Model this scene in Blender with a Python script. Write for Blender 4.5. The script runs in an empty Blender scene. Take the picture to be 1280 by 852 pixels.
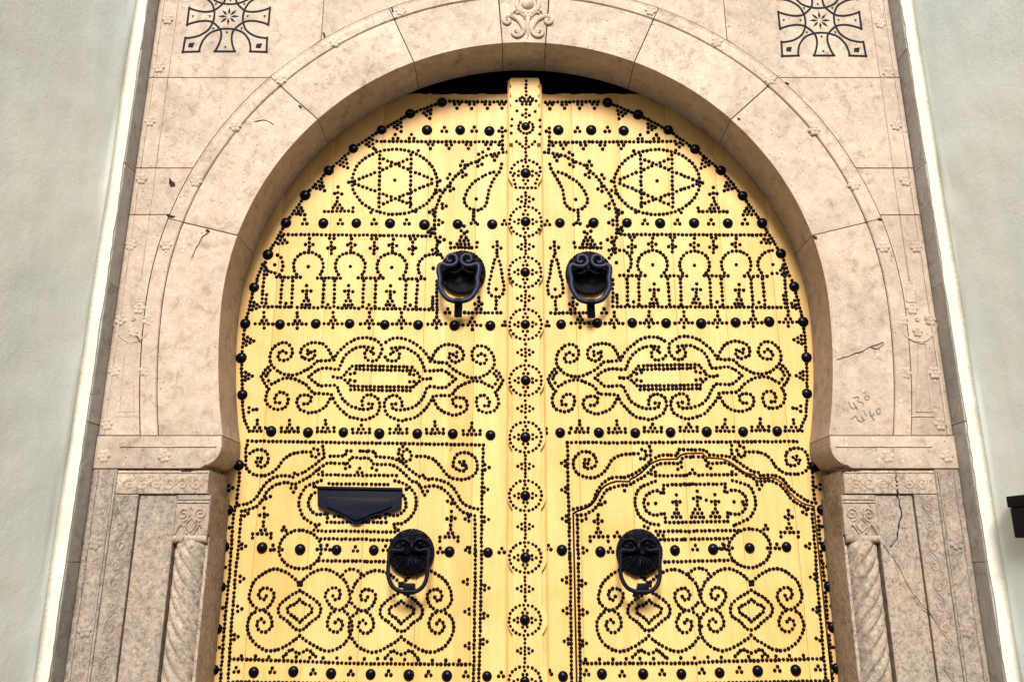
import bpy, bmesh, math, random
from math import sin, cos, pi, sqrt, radians
random.seed(7)
S = bpy.context.scene
COL = S.collection

# ------------------------------------------------------------------ camera, sky, sun, exposure
F_PX, PITCH, D, CAMZ, CAMX = 1005.0, radians(15.8), 2.78, 1.60, -0.045
cam_d = bpy.data.cameras.new('camera'); cam = bpy.data.objects.new('camera', cam_d); COL.objects.link(cam)
cam_d.sensor_fit = 'HORIZONTAL'; cam_d.sensor_width = 36.0; cam_d.lens = 36.0 * F_PX / 1280.0
cam_d.clip_start = 0.05; cam_d.clip_end = 3000
cam.location = (CAMX, -D, CAMZ); cam.rotation_euler = (pi / 2 + PITCH, 0, 0)
S.camera = cam

SUN_EL, SUN_AZ = radians(38), radians(181)      # azimuth: behind the camera, a little to its left
world = bpy.data.worlds.new('World'); S.world = world; world.use_nodes = True
wn = world.node_tree; wn.nodes.clear()
w_out = wn.nodes.new('ShaderNodeOutputWorld'); w_bg = wn.nodes.new('ShaderNodeBackground'); w_sky = wn.nodes.new('ShaderNodeTexSky')
w_sky.sky_type = 'NISHITA'; w_sky.sun_disc = False; w_sky.sun_elevation = SUN_EL; w_sky.sun_rotation = SUN_AZ
w_sky.air_density = 1.0; w_sky.dust_density = 4.0; w_sky.ozone_density = 1.0
w_bg.inputs['Strength'].default_value = 0.05
wn.links.new(w_sky.outputs[0], w_bg.inputs[0]); wn.links.new(w_bg.outputs[0], w_out.inputs[0])

sun_d = bpy.data.lights.new('sun', 'SUN'); sun = bpy.data.objects.new('sun', sun_d); COL.objects.link(sun)
sun_d.energy = 3.0; sun_d.angle = radians(18); sun_d.color = (1.0, 0.97, 0.90)
sdir = (sin(SUN_AZ) * cos(SUN_EL), cos(SUN_AZ) * cos(SUN_EL), sin(SUN_EL))   # towards the sun
from mathutils import Vector, Matrix
sun.rotation_euler = Vector(sdir).to_track_quat('Z', 'Y').to_euler(); sun.location = (0, -6, 9)

S.view_settings.view_transform = 'Standard'; S.view_settings.look = 'None'
S.view_settings.exposure = 0.92; S.view_settings.gamma = 1.0; S.view_settings.use_curve_mapping = False

# ------------------------------------------------------------------ geometry helpers
YD = 0.0                    # front of the door leaves
YF = -0.18                  # face of the stone portal
DF = D + YF                 # camera to portal face
CP, SP = cos(PITCH), sin(PITCH)
def W(u, v, y=YD):
    """where the line of sight through photo pixel (u, v) meets the vertical plane at depth y"""
    xc = (u - 640.0) / F_PX; yc = (426.0 - v) / F_PX
    dy = CP - SP * yc; dz = SP + CP * yc
    t = (y + D) / dy
    return (CAMX + xc * t, CAMZ + dz * t)
def px_size(v, y=YD):
    yc = (426.0 - v) / F_PX; dy = CP - SP * yc
    return (y + D) / (F_PX * dy)

def link(o, parent=None):
    COL.objects.link(o)
    if parent is not None: o.parent = parent
    return o
def empty(name, loc=(0, 0, 0)):
    o = bpy.data.objects.new(name, None); o.location = loc; o.empty_display_size = 0.1
    return link(o)
def tag(o, label=None, cat=None, group=None, kind=None):
    if label: o['label'] = label
    if cat: o['category'] = cat
    if group: o['group'] = group
    if kind: o['kind'] = kind
    return o
def finish(name, me, mat, parent=None, smooth=None, color=None):
    if mat is not None: me.materials.append(mat)
    if smooth is not None:
        for p in me.polygons: p.use_smooth = True
        me.set_sharp_from_angle(angle=radians(smooth))
    o = bpy.data.objects.new(name, me)
    if color: o.color = color
    return link(o, parent)
def mesh_pd(name, v, f, mat, parent=None, smooth=None, color=None):
    me = bpy.data.meshes.new(name); me.from_pydata(v, [], f); me.update()
    return finish(name, me, mat, parent, smooth, color)
def from_bm(name, bm, mat, parent=None, smooth=None, color=None):
    bmesh.ops.recalc_face_normals(bm, faces=bm.faces[:])
    me = bpy.data.meshes.new(name); bm.to_mesh(me); bm.free()
    return finish(name, me, mat, parent, smooth, color)
def area2(p):
    return sum(p[i][0] * p[(i + 1) % len(p)][1] - p[(i + 1) % len(p)][0] * p[i][1] for i in range(len(p)))
def bm_prism(bm, poly, y0, y1, bev=0.0, seg=1):
    """extrude an (x, z) polygon from y0 (towards the street) to y1, front edge rounded"""
    p = list(poly)
    if area2(p) < 0: p.reverse()
    a = [bm.verts.new((x, y0, z)) for x, z in p]; b = [bm.verts.new((x, y1, z)) for x, z in p]
    ff = bm.faces.new(a); bm.faces.new(list(reversed(b)))
    n = len(p)
    for i in range(n):
        bm.faces.new((a[(i + 1) % n], a[i], b[i], b[(i + 1) % n]))
    if bev > 0:
        bmesh.ops.bevel(bm, geom=list(ff.edges), offset=bev, offset_type='OFFSET', segments=seg, profile=0.5, affect='EDGES', clamp_overlap=True)
def prism(name, poly, y0, y1, mat, parent=None, bev=0.0, seg=2, smooth=35, color=None):
    bm = bmesh.new(); bm_prism(bm, poly, y0, y1, bev, seg)
    return from_bm(name, bm, mat, parent, smooth, color)
def rect(x0, x1, z0, z1): return [(x0, z0), (x1, z0), (x1, z1), (x0, z1)]
def catmull(pts, n=8, closed=False):
    out = []; m = len(pts)
    rng = range(m if closed else m - 1)
    for i in rng:
        if closed: p0, p1, p2, p3 = pts[(i - 1) % m], pts[i], pts[(i + 1) % m], pts[(i + 2) % m]
        else: p0, p1, p2, p3 = pts[max(i - 1, 0)], pts[i], pts[i + 1], pts[min(i + 2, m - 1)]
        for k in range(n):
            t = k / n
            out.append(tuple(0.5 * (2 * b + (c - a) * t + (2 * a - 5 * b + 4 * c - d) * t * t + (3 * b - a - 3 * c + d) * t ** 3)
                             for a, b, c, d in zip(p0, p1, p2, p3)))
    if not closed: out.append(tuple(pts[-1]))
    return out
def walk(pts, step, closed=False):
    """points at an even step along a polyline"""
    q = list(pts) + ([pts[0]] if closed else [])
    L = [0.0]
    for a, b in zip(q, q[1:]): L.append(L[-1] + math.dist(a, b))
    if L[-1] < 1e-6: return [q[0]]
    n = max(1, round(L[-1] / step)); out = []; j = 0
    for k in range(n + (0 if closed else 1)):
        s = L[-1] * k / n
        while j < len(L) - 2 and L[j + 1] < s: j += 1
        t = (s - L[j]) / max(L[j + 1] - L[j], 1e-9)
        out.append(tuple(a + (b - a) * t for a, b in zip(q[j], q[j + 1])))
    return out
def bm_tube(bm, pts, rad, n=8, closed=False, flat=1.0):
    """a tube along 3D points; rad is a number or one per point; flat squashes it along y"""
    P = [Vector(p) for p in pts]; m = len(P); rings = []
    up = Vector((0, 1, 0))
    for i in range(m):
        if closed: t = P[(i + 1) % m] - P[i - 1]
        else: t = P[min(i + 1, m - 1)] - P[max(i - 1, 0)]
        t.normalize()
        u = up - t * up.dot(t)
        if u.length < 1e-4: u = Vector((1, 0, 0)) - t * t.x
        u.normalize(); w = t.cross(u)
        r = rad[i] if isinstance(rad, (list, tuple)) else rad
        rings.append([bm.verts.new(P[i] + u * (cos(2 * pi * k / n) * r * flat) + w * (sin(2 * pi * k / n) * r)) for k in range(n)])
    for i in range(m if closed else m - 1):
        a, b = rings[i], rings[(i + 1) % m]
        for k in range(n): bm.faces.new((a[k], a[(k + 1) % n], b[(k + 1) % n], b[k]))
    if not closed:
        bm.faces.new(list(reversed(rings[0]))); bm.faces.new(rings[-1])
def bm_ribbon(bm, pts, w, y, closed=False, thick=0.001, jit=0.0):
    """a thin flat strip standing thick proud of plane y, along (x, z) points"""
    m = len(pts); L = []; R = []
    for i in range(m):
        if closed: a, b = pts[i - 1], pts[(i + 1) % m]
        else: a, b = pts[max(i - 1, 0)], pts[min(i + 1, m - 1)]
        dx, dz = b[0] - a[0], b[1] - a[1]; l = math.hypot(dx, dz) or 1.0
        ww = w * (1 + random.uniform(-jit, jit)) / 2
        nx, nz = -dz / l * ww, dx / l * ww
        L.append((pts[i][0] + nx, pts[i][1] + nz)); R.append((pts[i][0] - nx, pts[i][1] - nz))
    vl = [bm.verts.new((x, y - thick, z)) for x, z in L]; vr = [bm.verts.new((x, y - thick, z)) for x, z in R]
    bl = [bm.verts.new((x, y + 0.001, z)) for x, z in L]; br = [bm.verts.new((x, y + 0.001, z)) for x, z in R]
    for i in range(m if closed else m - 1):
        j = (i + 1) % m
        bm.faces.new((vl[i], vl[j], vr[j], vr[i])); bm.faces.new((bl[i], vl[i], vl[j], bl[j])); bm.faces.new((vr[i], br[i], br[j], vr[j]))
def bm_dome(bm, c, r, h, n=16, rings=5, base=0.0):
    """a dome bulging to -y at (x, y, z)"""
    rows = []
    for k in range(rings):
        a = pi / 2 * k / rings
        rows.append([bm.verts.new((c[0] + r * cos(a) * cos(2 * pi * i / n), c[1] - base - h * sin(a), c[2] + r * cos(a) * sin(2 * pi * i / n))) for i in range(n)])
    top = bm.verts.new((c[0], c[1] - base - h, c[2]))
    for a, b in zip(rows, rows[1:]):
        for i in range(n): bm.faces.new((a[i], a[(i + 1) % n], b[(i + 1) % n], b[i]))
    for i in range(n): bm.faces.new((rows[-1][i], rows[-1][(i + 1) % n], top))

# ------------------------------------------------------------------ materials
def mat_base(name):
    m = bpy.data.materials.new(name); m.use_nodes = True
    nt = m.node_tree; b = nt.nodes['Principled BSDF']
    return m, nt, b
def N(nt, t, **kw):
    n = nt.nodes.new(t)
    for k, v in kw.items():
        if k in n.inputs: n.inputs[k].default_value = v
        else: setattr(n, k, v)
    return n
def ramp(nt, src, stops):
    r = nt.nodes.new('ShaderNodeValToRGB'); e = r.color_ramp.elements
    while len(e) < len(stops): e.new(0.5)
    for i, (p, c) in enumerate(stops):
        e[i].position = p; e[i].color = tuple(c) + (1,) if len(c) == 3 else c
    nt.links.new(src, r.inputs[0]); return r
def mix(nt, fac, a, b, mode='MIX'):
    n = nt.nodes.new('ShaderNodeMix'); n.data_type = 'RGBA'; n.blend_type = mode
    for sock, val in ((n.inputs[0], fac), (n.inputs[6], a), (n.inputs[7], b)):
        if isinstance(val, bpy.types.NodeSocket): nt.links.new(val, sock)
        elif isinstance(val, (int, float)): sock.default_value = val
        else: sock.default_value = tuple(val) + (1,) if len(val) == 3 else val
    return n.outputs[2]
def coords(nt, rnd=True, scale=(1, 1, 1)):
    tc = nt.nodes.new('ShaderNodeTexCoord'); mp = nt.nodes.new('ShaderNodeMapping'); mp.inputs['Scale'].default_value = scale
    if rnd:
        oi = nt.nodes.new('ShaderNodeObjectInfo')
        c = nt.nodes.new('ShaderNodeCombineXYZ')
        m1 = N(nt, 'ShaderNodeMath', operation='MULTIPLY'); m1.inputs[1].default_value = 37.0
        nt.links.new(oi.outputs['Random'], m1.inputs[0])
        nt.links.new(m1.outputs[0], c.inputs[0]); nt.links.new(m1.outputs[0], c.inputs[2])
        ad = N(nt, 'ShaderNodeVectorMath', operation='ADD')
        nt.links.new(tc.outputs['Object'], ad.inputs[0]); nt.links.new(c.outputs[0], ad.inputs[1])
        nt.links.new(ad.outputs[0], mp.inputs[0])
    else: nt.links.new(tc.outputs['Object'], mp.inputs[0])
    return mp.outputs[0]
def noise(nt, vec, scale, detail=4.0, rough=0.55, dist=0.0):
    n = N(nt, 'ShaderNodeTexNoise', Scale=scale, Detail=detail, Roughness=rough, Distortion=dist)
    nt.links.new(vec, n.inputs['Vector']); return n.outputs[0]
def bump(nt, b, h, strength, dist, prev=None):
    n = N(nt, 'ShaderNodeBump', Strength=strength, Distance=dist)
    nt.links.new(h, n.inputs['Height'])
    if prev is not None: nt.links.new(prev, n.inputs['Normal'])
    nt.links.new(n.outputs[0], b.inputs['Normal']); return n.outputs[0]

def stone_mat(name, tint=(0.50, 0.41, 0.335), fleck=1.0, rough=0.0):
    m, nt, b = mat_base(name)
    v = coords(nt)
    oi = nt.nodes.new('ShaderNodeObjectInfo')
    big = ramp(nt, noise(nt, v, 3.2, 5, 0.6, 0.6), [(0.30, (0.80, 0.80, 0.80)), (0.52, (1, 1, 1)), (0.72, (1.08, 1.06, 1.02))])
    blotch = ramp(nt, noise(nt, v, 24, 7, 0.72, 0.5), [(0.34, (0.68, 0.64, 0.61)), (0.46, (0.96, 0.95, 0.94)), (0.55, (1.03, 1.03, 1.02)), (0.66, (1.19, 1.16, 1.11))])
    c = mix(nt, 1.0, oi.outputs['Color'], tint, 'MULTIPLY')
    c = mix(nt, 1.0, c, big.outputs[0], 'MULTIPLY'); c = mix(nt, 1.0, c, blotch.outputs[0], 'MULTIPLY')
    gs_ = ramp(nt, noise(nt, v, 5.0, 7, 0.68, 1.2), [(0.50, (0, 0, 0)), (0.66, (0.55 + 0.3 * rough,) * 3)])
    c = mix(nt, gs_.outputs[0], c, mix(nt, 1.0, c, (0.80, 0.84, 0.83), 'MULTIPLY'))
    if rough:
        rg_ = ramp(nt, noise(nt, v, 75, 6, 0.75, 0.6), [(0.38, (0.48, 0.44, 0.41)), (0.47, (0.88, 0.87, 0.85)), (0.55, (1.06, 1.06, 1.04)), (0.64, (1.36, 1.30, 1.20))])
        c = mix(nt, rough, c, mix(nt, 1.0, c, rg_.outputs[0], 'MULTIPLY'))
    # shell flecks: small pale chips and pinkish clouds
    vo = N(nt, 'ShaderNodeTexVoronoi', Scale=52.0, Randomness=1.0); nt.links.new(v, vo.inputs['Vector'])
    fl = ramp(nt, vo.outputs['Distance'], [(0.10, (1, 1, 1)), (0.26, (0, 0, 0))])
    sel = ramp(nt, noise(nt, v, 22, 3, 0.6), [(0.50, (0, 0, 0)), (0.60, (1, 1, 1))])
    ff = mix(nt, 1.0, fl.outputs[0], sel.outputs[0], 'MULTIPLY')
    fm = N(nt, 'ShaderNodeMath', operation='MULTIPLY'); fm.inputs[1].default_value = 0.5 * fleck * (1 - 0.7 * rough); nt.links.new(ff, fm.inputs[0])
    c = mix(nt, fm.outputs[0], c, (0.78, 0.70, 0.58))
    pk = ramp(nt, noise(nt, v, 6.5, 5, 0.7, 1.0), [(0.50, (0, 0, 0)), (0.70, (1, 1, 1))])
    pm = N(nt, 'ShaderNodeMath', operation='MULTIPLY'); pm.inputs[1].default_value = 0.26; nt.links.new(pk.outputs[0], pm.inputs[0])
    c = mix(nt, pm.outputs[0], c, (0.60, 0.36, 0.27))
    # dark pits and grime
    vp = N(nt, 'ShaderNodeTexVoronoi', Scale=46.0, Randomness=1.0); nt.links.new(v, vp.inputs['Vector'])
    pit = ramp(nt, vp.outputs['Distance'], [(0.07, (1, 1, 1)), (0.13, (0, 0, 0))])
    psel = ramp(nt, noise(nt, v, 9, 2, 0.5), [(0.44 - 0.08 * rough, (0, 0, 0)), (0.58, (1, 1, 1))])
    pf = mix(nt, 1.0, pit.outputs[0], psel.outputs[0], 'MULTIPLY')
    c = mix(nt, pf, c, (0.10, 0.075, 0.06))
    grain = noise(nt, v, 240, 4, 0.75)
    gr = ramp(nt, grain, [(0.3, (0.70, 0.68, 0.67)), (0.5, (1, 1, 1)), (0.75, (1.14, 1.13, 1.11))])
    c = mix(nt, 1.0, c, gr.outputs[0], 'MULTIPLY')
    # veins
    vn = noise(nt, v, 4.0, 8, 0.62, 2.2)
    sb = N(nt, 'ShaderNodeMath', operation='SUBTRACT'); sb.inputs[1].default_value = 0.5; nt.links.new(vn, sb.inputs[0])
    ab = N(nt, 'ShaderNodeMath', operation='ABSOLUTE'); nt.links.new(sb.outputs[0], ab.inputs[0])
    vr = ramp(nt, ab.outputs[0], [(0.0, (1, 1, 1)), (0.009, (0, 0, 0))])
    vsel = ramp(nt, noise(nt, v, 2.3, 2, 0.5), [(0.52, (0, 0, 0)), (0.66, (0.5, 0.5, 0.5))])
    vf = mix(nt, 1.0, vr.outputs[0], vsel.outputs[0], 'MULTIPLY')
    c = mix(nt, vf, c, (0.30, 0.20, 0.155))
    nt.links.new(c, b.inputs['Base Color'])
    b.inputs['Roughness'].default_value = 0.78; b.inputs['Specular IOR Level'].default_value = 0.25
    p1 = bump(nt, b, noise(nt, v, 60, 6, 0.7), 0.35, 0.003)
    inv = N(nt, 'ShaderNodeMath', operation='SUBTRACT'); inv.inputs[0].default_value = 1.0; nt.links.new(pf, inv.inputs[1])
    bump(nt, b, inv.outputs[0], 0.6, 0.003, p1)
    return m
M = {}
M['stone'] = stone_mat('pink_limestone')
M['pier'] = stone_mat('rough_grey_pink_limestone', rough=0.85)
def simple(name, col, rough, var=0.12, scale=30, bumpd=0.0, spec=0.5, metallic=0.0, bscale=80):
    m, nt, b = mat_base(name); v = coords(nt, False)
    r = ramp(nt, noise(nt, v, scale, 5, 0.6), [(0.3, tuple(c * (1 - var) for c in col)), (0.7, tuple(c * (1 + var) for c in col))])
    nt.links.new(r.outputs[0], b.inputs['Base Color'])
    b.inputs['Roughness'].default_value = rough; b.inputs['Specular IOR Level'].default_value = spec; b.inputs['Metallic'].default_value = metallic
    if bumpd: bump(nt, b, noise(nt, v, bscale, 5, 0.65), 0.5, bumpd)
    return m
def paint_mat():
    m, nt, b = mat_base('yellow_door_paint'); v = coords(nt, True)
    vs = coords(nt, True, (9, 9, 0.7))
    oi = nt.nodes.new('ShaderNodeObjectInfo')
    st = ramp(nt, noise(nt, vs, 5, 6, 0.65, 0.3), [(0.3, (0.93, 0.88, 0.79)), (0.55, (1, 1, 1)), (0.8, (1.04, 1.05, 1.08))])
    c = mix(nt, 1.0, oi.outputs['Color'], (0.74, 0.472, 0.182), 'MULTIPLY')
    c = mix(nt, 1.0, c, st.outputs[0], 'MULTIPLY')
    bl = ramp(nt, noise(nt, v, 5.5, 6, 0.65, 0.5), [(0.30, (0.95, 0.86, 0.72)), (0.52, (1, 1, 1)), (0.75, (1.03, 1.05, 1.10))])
    c = mix(nt, 1.0, c, bl.outputs[0], 'MULTIPLY')
    # handled, grimy patches and a few brown scuffs
    gm = ramp(nt, noise(nt, v, 34, 5, 0.7, 0.6), [(0.60, (0, 0, 0)), (0.76, (0.38, 0.38, 0.38))])
    c = mix(nt, gm.outputs[0], c, (0.56, 0.33, 0.12))
    sc = ramp(nt, noise(nt, coords(nt, True, (5, 5, 0.9)), 9, 6, 0.75, 0.8), [(0.66, (0, 0, 0)), (0.73, (0.5, 0.5, 0.5))])
    c = mix(nt, sc.outputs[0], c, (0.50, 0.29, 0.12))
    nt.links.new(c, b.inputs['Base Color'])
    b.inputs['Roughness'].default_value = 0.52; b.inputs['Specular IOR Level'].default_value = 0.3
    p = bump(nt, b, noise(nt, vs, 7, 6, 0.7), 0.35, 0.003)
    bump(nt, b, noise(nt, v, 120, 4, 0.6), 0.25, 0.0012, p)
    return m
M['paint'] = paint_mat()
M['iron'] = simple('black_iron', (0.0025, 0.0025, 0.006), 0.26, 0.3, 40, 0.0, 0.11)
M['nail'] = simple('black_nail_iron', (0.0035, 0.0025, 0.0035), 0.5, 0.5, 90, 0.0, 0.10)
M['knocker'] = simple('dark_cast_iron', (0.0025, 0.003, 0.008), 0.5, 0.35, 60, 0.0012, 0.12)
M['ring'] = simple('worn_blue_black_iron', (0.009, 0.014, 0.036), 0.45, 0.35, 70, 0.0015, 0.22)
M['slot'] = simple('black_letter_slot_paint', (0.005, 0.006, 0.016), 0.5, 0.25, 50, 0.001, 0.11)
M['inlay'] = simple('black_marble_inlay', (0.006, 0.008, 0.016), 0.6, 0.35, 60, 0.0, 0.1)
M['crack'] = simple('dark_crack_dirt', (0.035, 0.025, 0.022), 0.95, 0.4, 80, 0.0, 0.0)
M['joint'] = simple('dirty_joint_mortar', (0.22, 0.16, 0.12), 0.95, 0.3, 50, 0.002, 0.1)
M['pencil'] = simple('pencil_graphite', (0.24, 0.20, 0.17), 0.8, 0.4, 120, 0.0, 0.2)
M['dark'] = simple('dark_passage_plaster', (0.16, 0.14, 0.17), 0.95, 0.3, 5, 0.0, 0.0)
M['seam'] = simple('bare_brown_wood', (0.20, 0.10, 0.04), 0.8, 0.3, 30, 0.0, 0.2)
M['reveal'] = stone_mat('grey_weathered_stone', (0.38, 0.36, 0.335), 0.3)
def plaster_mat():
    m, nt, b = mat_base('pale_limewash_plaster'); v = coords(nt, True)
    a = ramp(nt, noise(nt, v, 1.6, 6, 0.6, 0.4), [(0.28, (0.75, 0.84, 0.83)), (0.48, (0.825, 0.885, 0.835)), (0.72, (0.88, 0.90, 0.82))])
    s = ramp(nt, noise(nt, coords(nt, True, (3, 3, 0.5)), 4, 6, 0.65, 0.5), [(0.3, (0.90, 0.93, 0.94)), (0.6, (1, 1, 1))])
    c = mix(nt, 1.0, a.outputs[0], s.outputs[0], 'MULTIPLY')
    d = ramp(nt, noise(nt, v, 60, 4, 0.75), [(0.70, (0, 0, 0)), (0.80, (0.25, 0.25, 0.25))])
    c = mix(nt, d.outputs[0], c, (0.42, 0.42, 0.38))
    nt.links.new(c, b.inputs['Base Color']); b.inputs['Roughness'].default_value = 0.85; b.inputs['Specular IOR Level'].default_value = 0.2
    p = bump(nt, b, noise(nt, v, 9, 7, 0.55, 0.2), 0.4, 0.006)
    bump(nt, b, noise(nt, v, 110, 4, 0.6), 0.3, 0.002, p)
    return m
M['plaster'] = plaster_mat()
def edge_mat():
    m, nt, b = mat_base('chipped_cream_limewash_edge'); v = coords(nt, True)
    a = ramp(nt, noise(nt, v, 7, 6, 0.65, 0.4), [(0.28, (0.52, 0.50, 0.43)), (0.5, (0.63, 0.62, 0.53)), (0.75, (0.69, 0.68, 0.59))])
    d = ramp(nt, noise(nt, v, 70, 5, 0.75), [(0.64, (0, 0, 0)), (0.72, (0.7, 0.7, 0.7))])
    c = mix(nt, d.outputs[0], a.outputs[0], (0.30, 0.26, 0.21))
    nt.links.new(c, b.inputs['Base Color']); b.inputs['Roughness'].default_value = 0.9; b.inputs['Specular IOR Level'].default_value = 0.15
    bump(nt, b, noise(nt, v, 60, 6, 0.65), 0.6, 0.005)
    return m
M['edge'] = edge_mat()
def ground_mat():
    m, nt, b = mat_base('worn_street_paving'); v = coords(nt, False)
    br = N(nt, 'ShaderNodeTexBrick', Scale=2.2); nt.links.new(v, br.inputs['Vector'])
    br.inputs['Color1'].default_value = (0.07, 0.065, 0.06, 1); br.inputs['Color2'].default_value = (0.075, 0.07, 0.065, 1); br.inputs['Mortar'].default_value = (0.06, 0.055, 0.05, 1)
    c = mix(nt, 0.5, br.outputs[0], ramp(nt, noise(nt, v, 3, 5, 0.6), [(0.3, (0.04, 0.038, 0.036)), (0.7, (0.075, 0.07, 0.065))]).outputs[0])
    nt.links.new(c, b.inputs['Base Color']); b.inputs['Roughness'].default_value = 0.85
    return m
M['ground'] = ground_mat()

# ------------------------------------------------------------------ the setting: ground, passage behind the door, plaster side walls
g = mesh_pd('ground', [(-400, -400, 0), (400, -400, 0), (400, 400, 0), (-400, 400, 0)], [(0, 1, 2, 3)], M['ground']); tag(g, kind='structure')
bm = bmesh.new()
bmesh.ops.create_cube(bm, size=1.0)
for vv in bm.verts: vv.co = (vv.co.x * 3.0, (vv.co.y + 0.5) * 1.8 - 0.06, (vv.co.z + 0.5) * 4.25 + 0.004)
bmesh.ops.delete(bm, geom=[f for f in bm.faces if f.normal.y < -0.5], context='FACES')
bmesh.ops.reverse_faces(bm, faces=bm.faces[:])
me = bpy.data.meshes.new('passage'); bm.to_mesh(me); bm.free()
ps = finish('passage_interior', me, M['dark']); tag(ps, kind='structure')

bm = bmesh.new()
bm_prism(bm, rect(-14, 14, 0.002, 5.2), -9.4, -9.0)  # unseen wall behind the camera, added only to block low sky light
lane = from_bm('sky_light_blocker', bm, simple('dark_blocker_plaster', (0.13, 0.11, 0.09), 0.9, 0.15, 2, 0.004, 0.1)); tag(lane, 'unseen plain wall added behind the camera to block low sky light', 'light blocker')
XR = 1.392                # half width between the outer reveals
SPLAY = 0.20
YW = -0.255               # plane of the plaster edge in front
from mathutils import noise as mnoise
def side_wall(sgn, label):
    """plan profile swept up the height: white front edge, rounded arris, side running towards the street, street front"""
    prof = [(XR + 0.09, -0.10), (XR + 0.012, -0.12), (XR + 0.004, YW + 0.008), (XR + 0.004, YW - 0.003)]
    n0 = 3
    prof += [(XR + 0.012, YW - 0.004), (XR + 0.024, YW - 0.006)]
    cx = XR + 0.026
    for k in range(1, 7):
        a = pi / 2 * k / 6
        prof.append((cx + 0.013 * sin(a), YW - 0.006 - 0.016 * (1 - cos(a))))
    x0, y0 = prof[-1]
    for t in [0.006, 0.018] + [k / 28 for k in range(1, 29)]:
        prof.append((x0 + SPLAY * t * 1.15, y0 - 1.15 * t))
    x1, y1 = prof[-1]
    prof += [(x1 + 0.02, y1 - 0.015), (x1 + 0.06, y1 - 0.02), (x1 + 3.0, y1 - 0.02), (x1 + 3.0, 2.0), (XR + 0.09, 2.0)]
    H, nz = 5.6, 220
    V = []; Fc = []; m = len(prof)
    for j in range(nz + 1):
        z = H * j / nz
        for i, (x, y) in enumerate(prof):
            if i in (2, 3):
                d = 0.004 * mnoise.noise(Vector((z * 7, sgn * 3, 1))) + 0.003 * mnoise.noise(Vector((z * 38, sgn * 3, 5)))
                x += max(-0.003, d)
            elif 3 < i < 45:
                amp = 0.002 if i < 12 else 0.007
                d = amp * mnoise.noise(Vector((x * 2 + y * 3.0, z * 2.2, sgn * 9))) + amp * 0.35 * mnoise.noise(Vector((y * 13.0, z * 9, sgn * 4)))
                if i > 11: x += d
                else: y += d
                if 5 < i < 13: x += 0.006 * mnoise.noise(Vector((z * 2.6, sgn * 7, 2)))
            V.append((sgn * x, y, z))
    for j in range(nz):
        for i in range(m):
            k = (i + 1) % m
            q = (j * m + i, j * m + k, (j + 1) * m + k, (j + 1) * m + i)
            Fc.append(q if sgn < 0 else tuple(reversed(q)))
    Fc.append(tuple(range(m)) if sgn > 0 else tuple(reversed(range(m))))
    Fc.append(tuple(reversed(range(nz * m, nz * m + m))) if sgn > 0 else tuple(range(nz * m, nz * m + m)))
    o = mesh_pd('plaster_wall', V, Fc, M['plaster'], None, 40)
    o.data.materials.append(M['edge'])
    for k, p in enumerate(o.data.polygons):
        if k < nz * m and 1 <= k % m <= 10: p.material_index = 1
    return tag(o, label, 'wall')
side_wall(-1, 'pale grey-green plaster wall to the left of the stone portal')
side_wall(1, 'pale plaster wall right of the stone portal, with a black box on it')

# ------------------------------------------------------------------ the stone portal
portal = empty('stone_portal', (0, YF, 0))
tag(portal, 'pink limestone portal with horseshoe arch, carved rosettes and twisted columns around the yellow door', 'portal')
portal_inv = Matrix.Translation((0, -YF, 0))
def P_(o, parent=None):
    """hang a mesh built in world coordinates under the portal (or one of its stones)"""
    o.parent = parent or portal
    if parent is None: o.matrix_parent_inverse = portal_inv
    return o
K = DF                                        # portal units (tangents seen from the camera) to metres
def X_(x): return x * K
def Z_(z): return CAMZ + z * K
R_, RM, RB = 0.398, 0.4745, 0.497
ZC = 0.3326
def arch(r, a):
    """point of the horseshoe at radius r and angle a (below the centre it stretches)"""
    return (X_(r * cos(a)), Z_(ZC + r * sin(a) * (1.0 if a >= 0 else 1.43)))
def a_at(r, z):                               # angle at which radius r reaches height z below the centre
    return -math.asin(max(-1, min(1, (ZC - z) / (1.43 * r))))
def xarc(r, z):
    t = z - ZC
    if t >= 0: return r * sqrt(max(0.0, 1 - (t / r) ** 2))
    return r * sqrt(max(0.0, 1 - (t / (1.43 * r)) ** 2))
def tint(base=1.0, pink=0.0, grey=0.0):
    j = random.uniform(-0.03, 0.03)
    return (base * (1 + j), base * (1 + j - 0.10 * pink + 0.015 * grey), base * (1 + j - 0.14 * pink + 0.04 * grey), 1)

def arc_band(r0, r1, a0, a1, sgn, n, zlow=None):
    b0 = a_at(r0, zlow) if zlow is not None else a0
    b1 = a_at(r1, zlow) if zlow is not None else a0
    inner = [arch(r0, b0 + (a1 - b0) * i / n) for i in range(n + 1)]
    outer = [arch(r1, b1 + (a1 - b1) * i / n) for i in range(n + 1)]
    return [(sgn * x, z) for x, z in inner + outer[::-1]]
Z_IMP = 0.160
JN = [radians(a) for a in (14.2, 43.3, 66.6, 85.5)]
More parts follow.
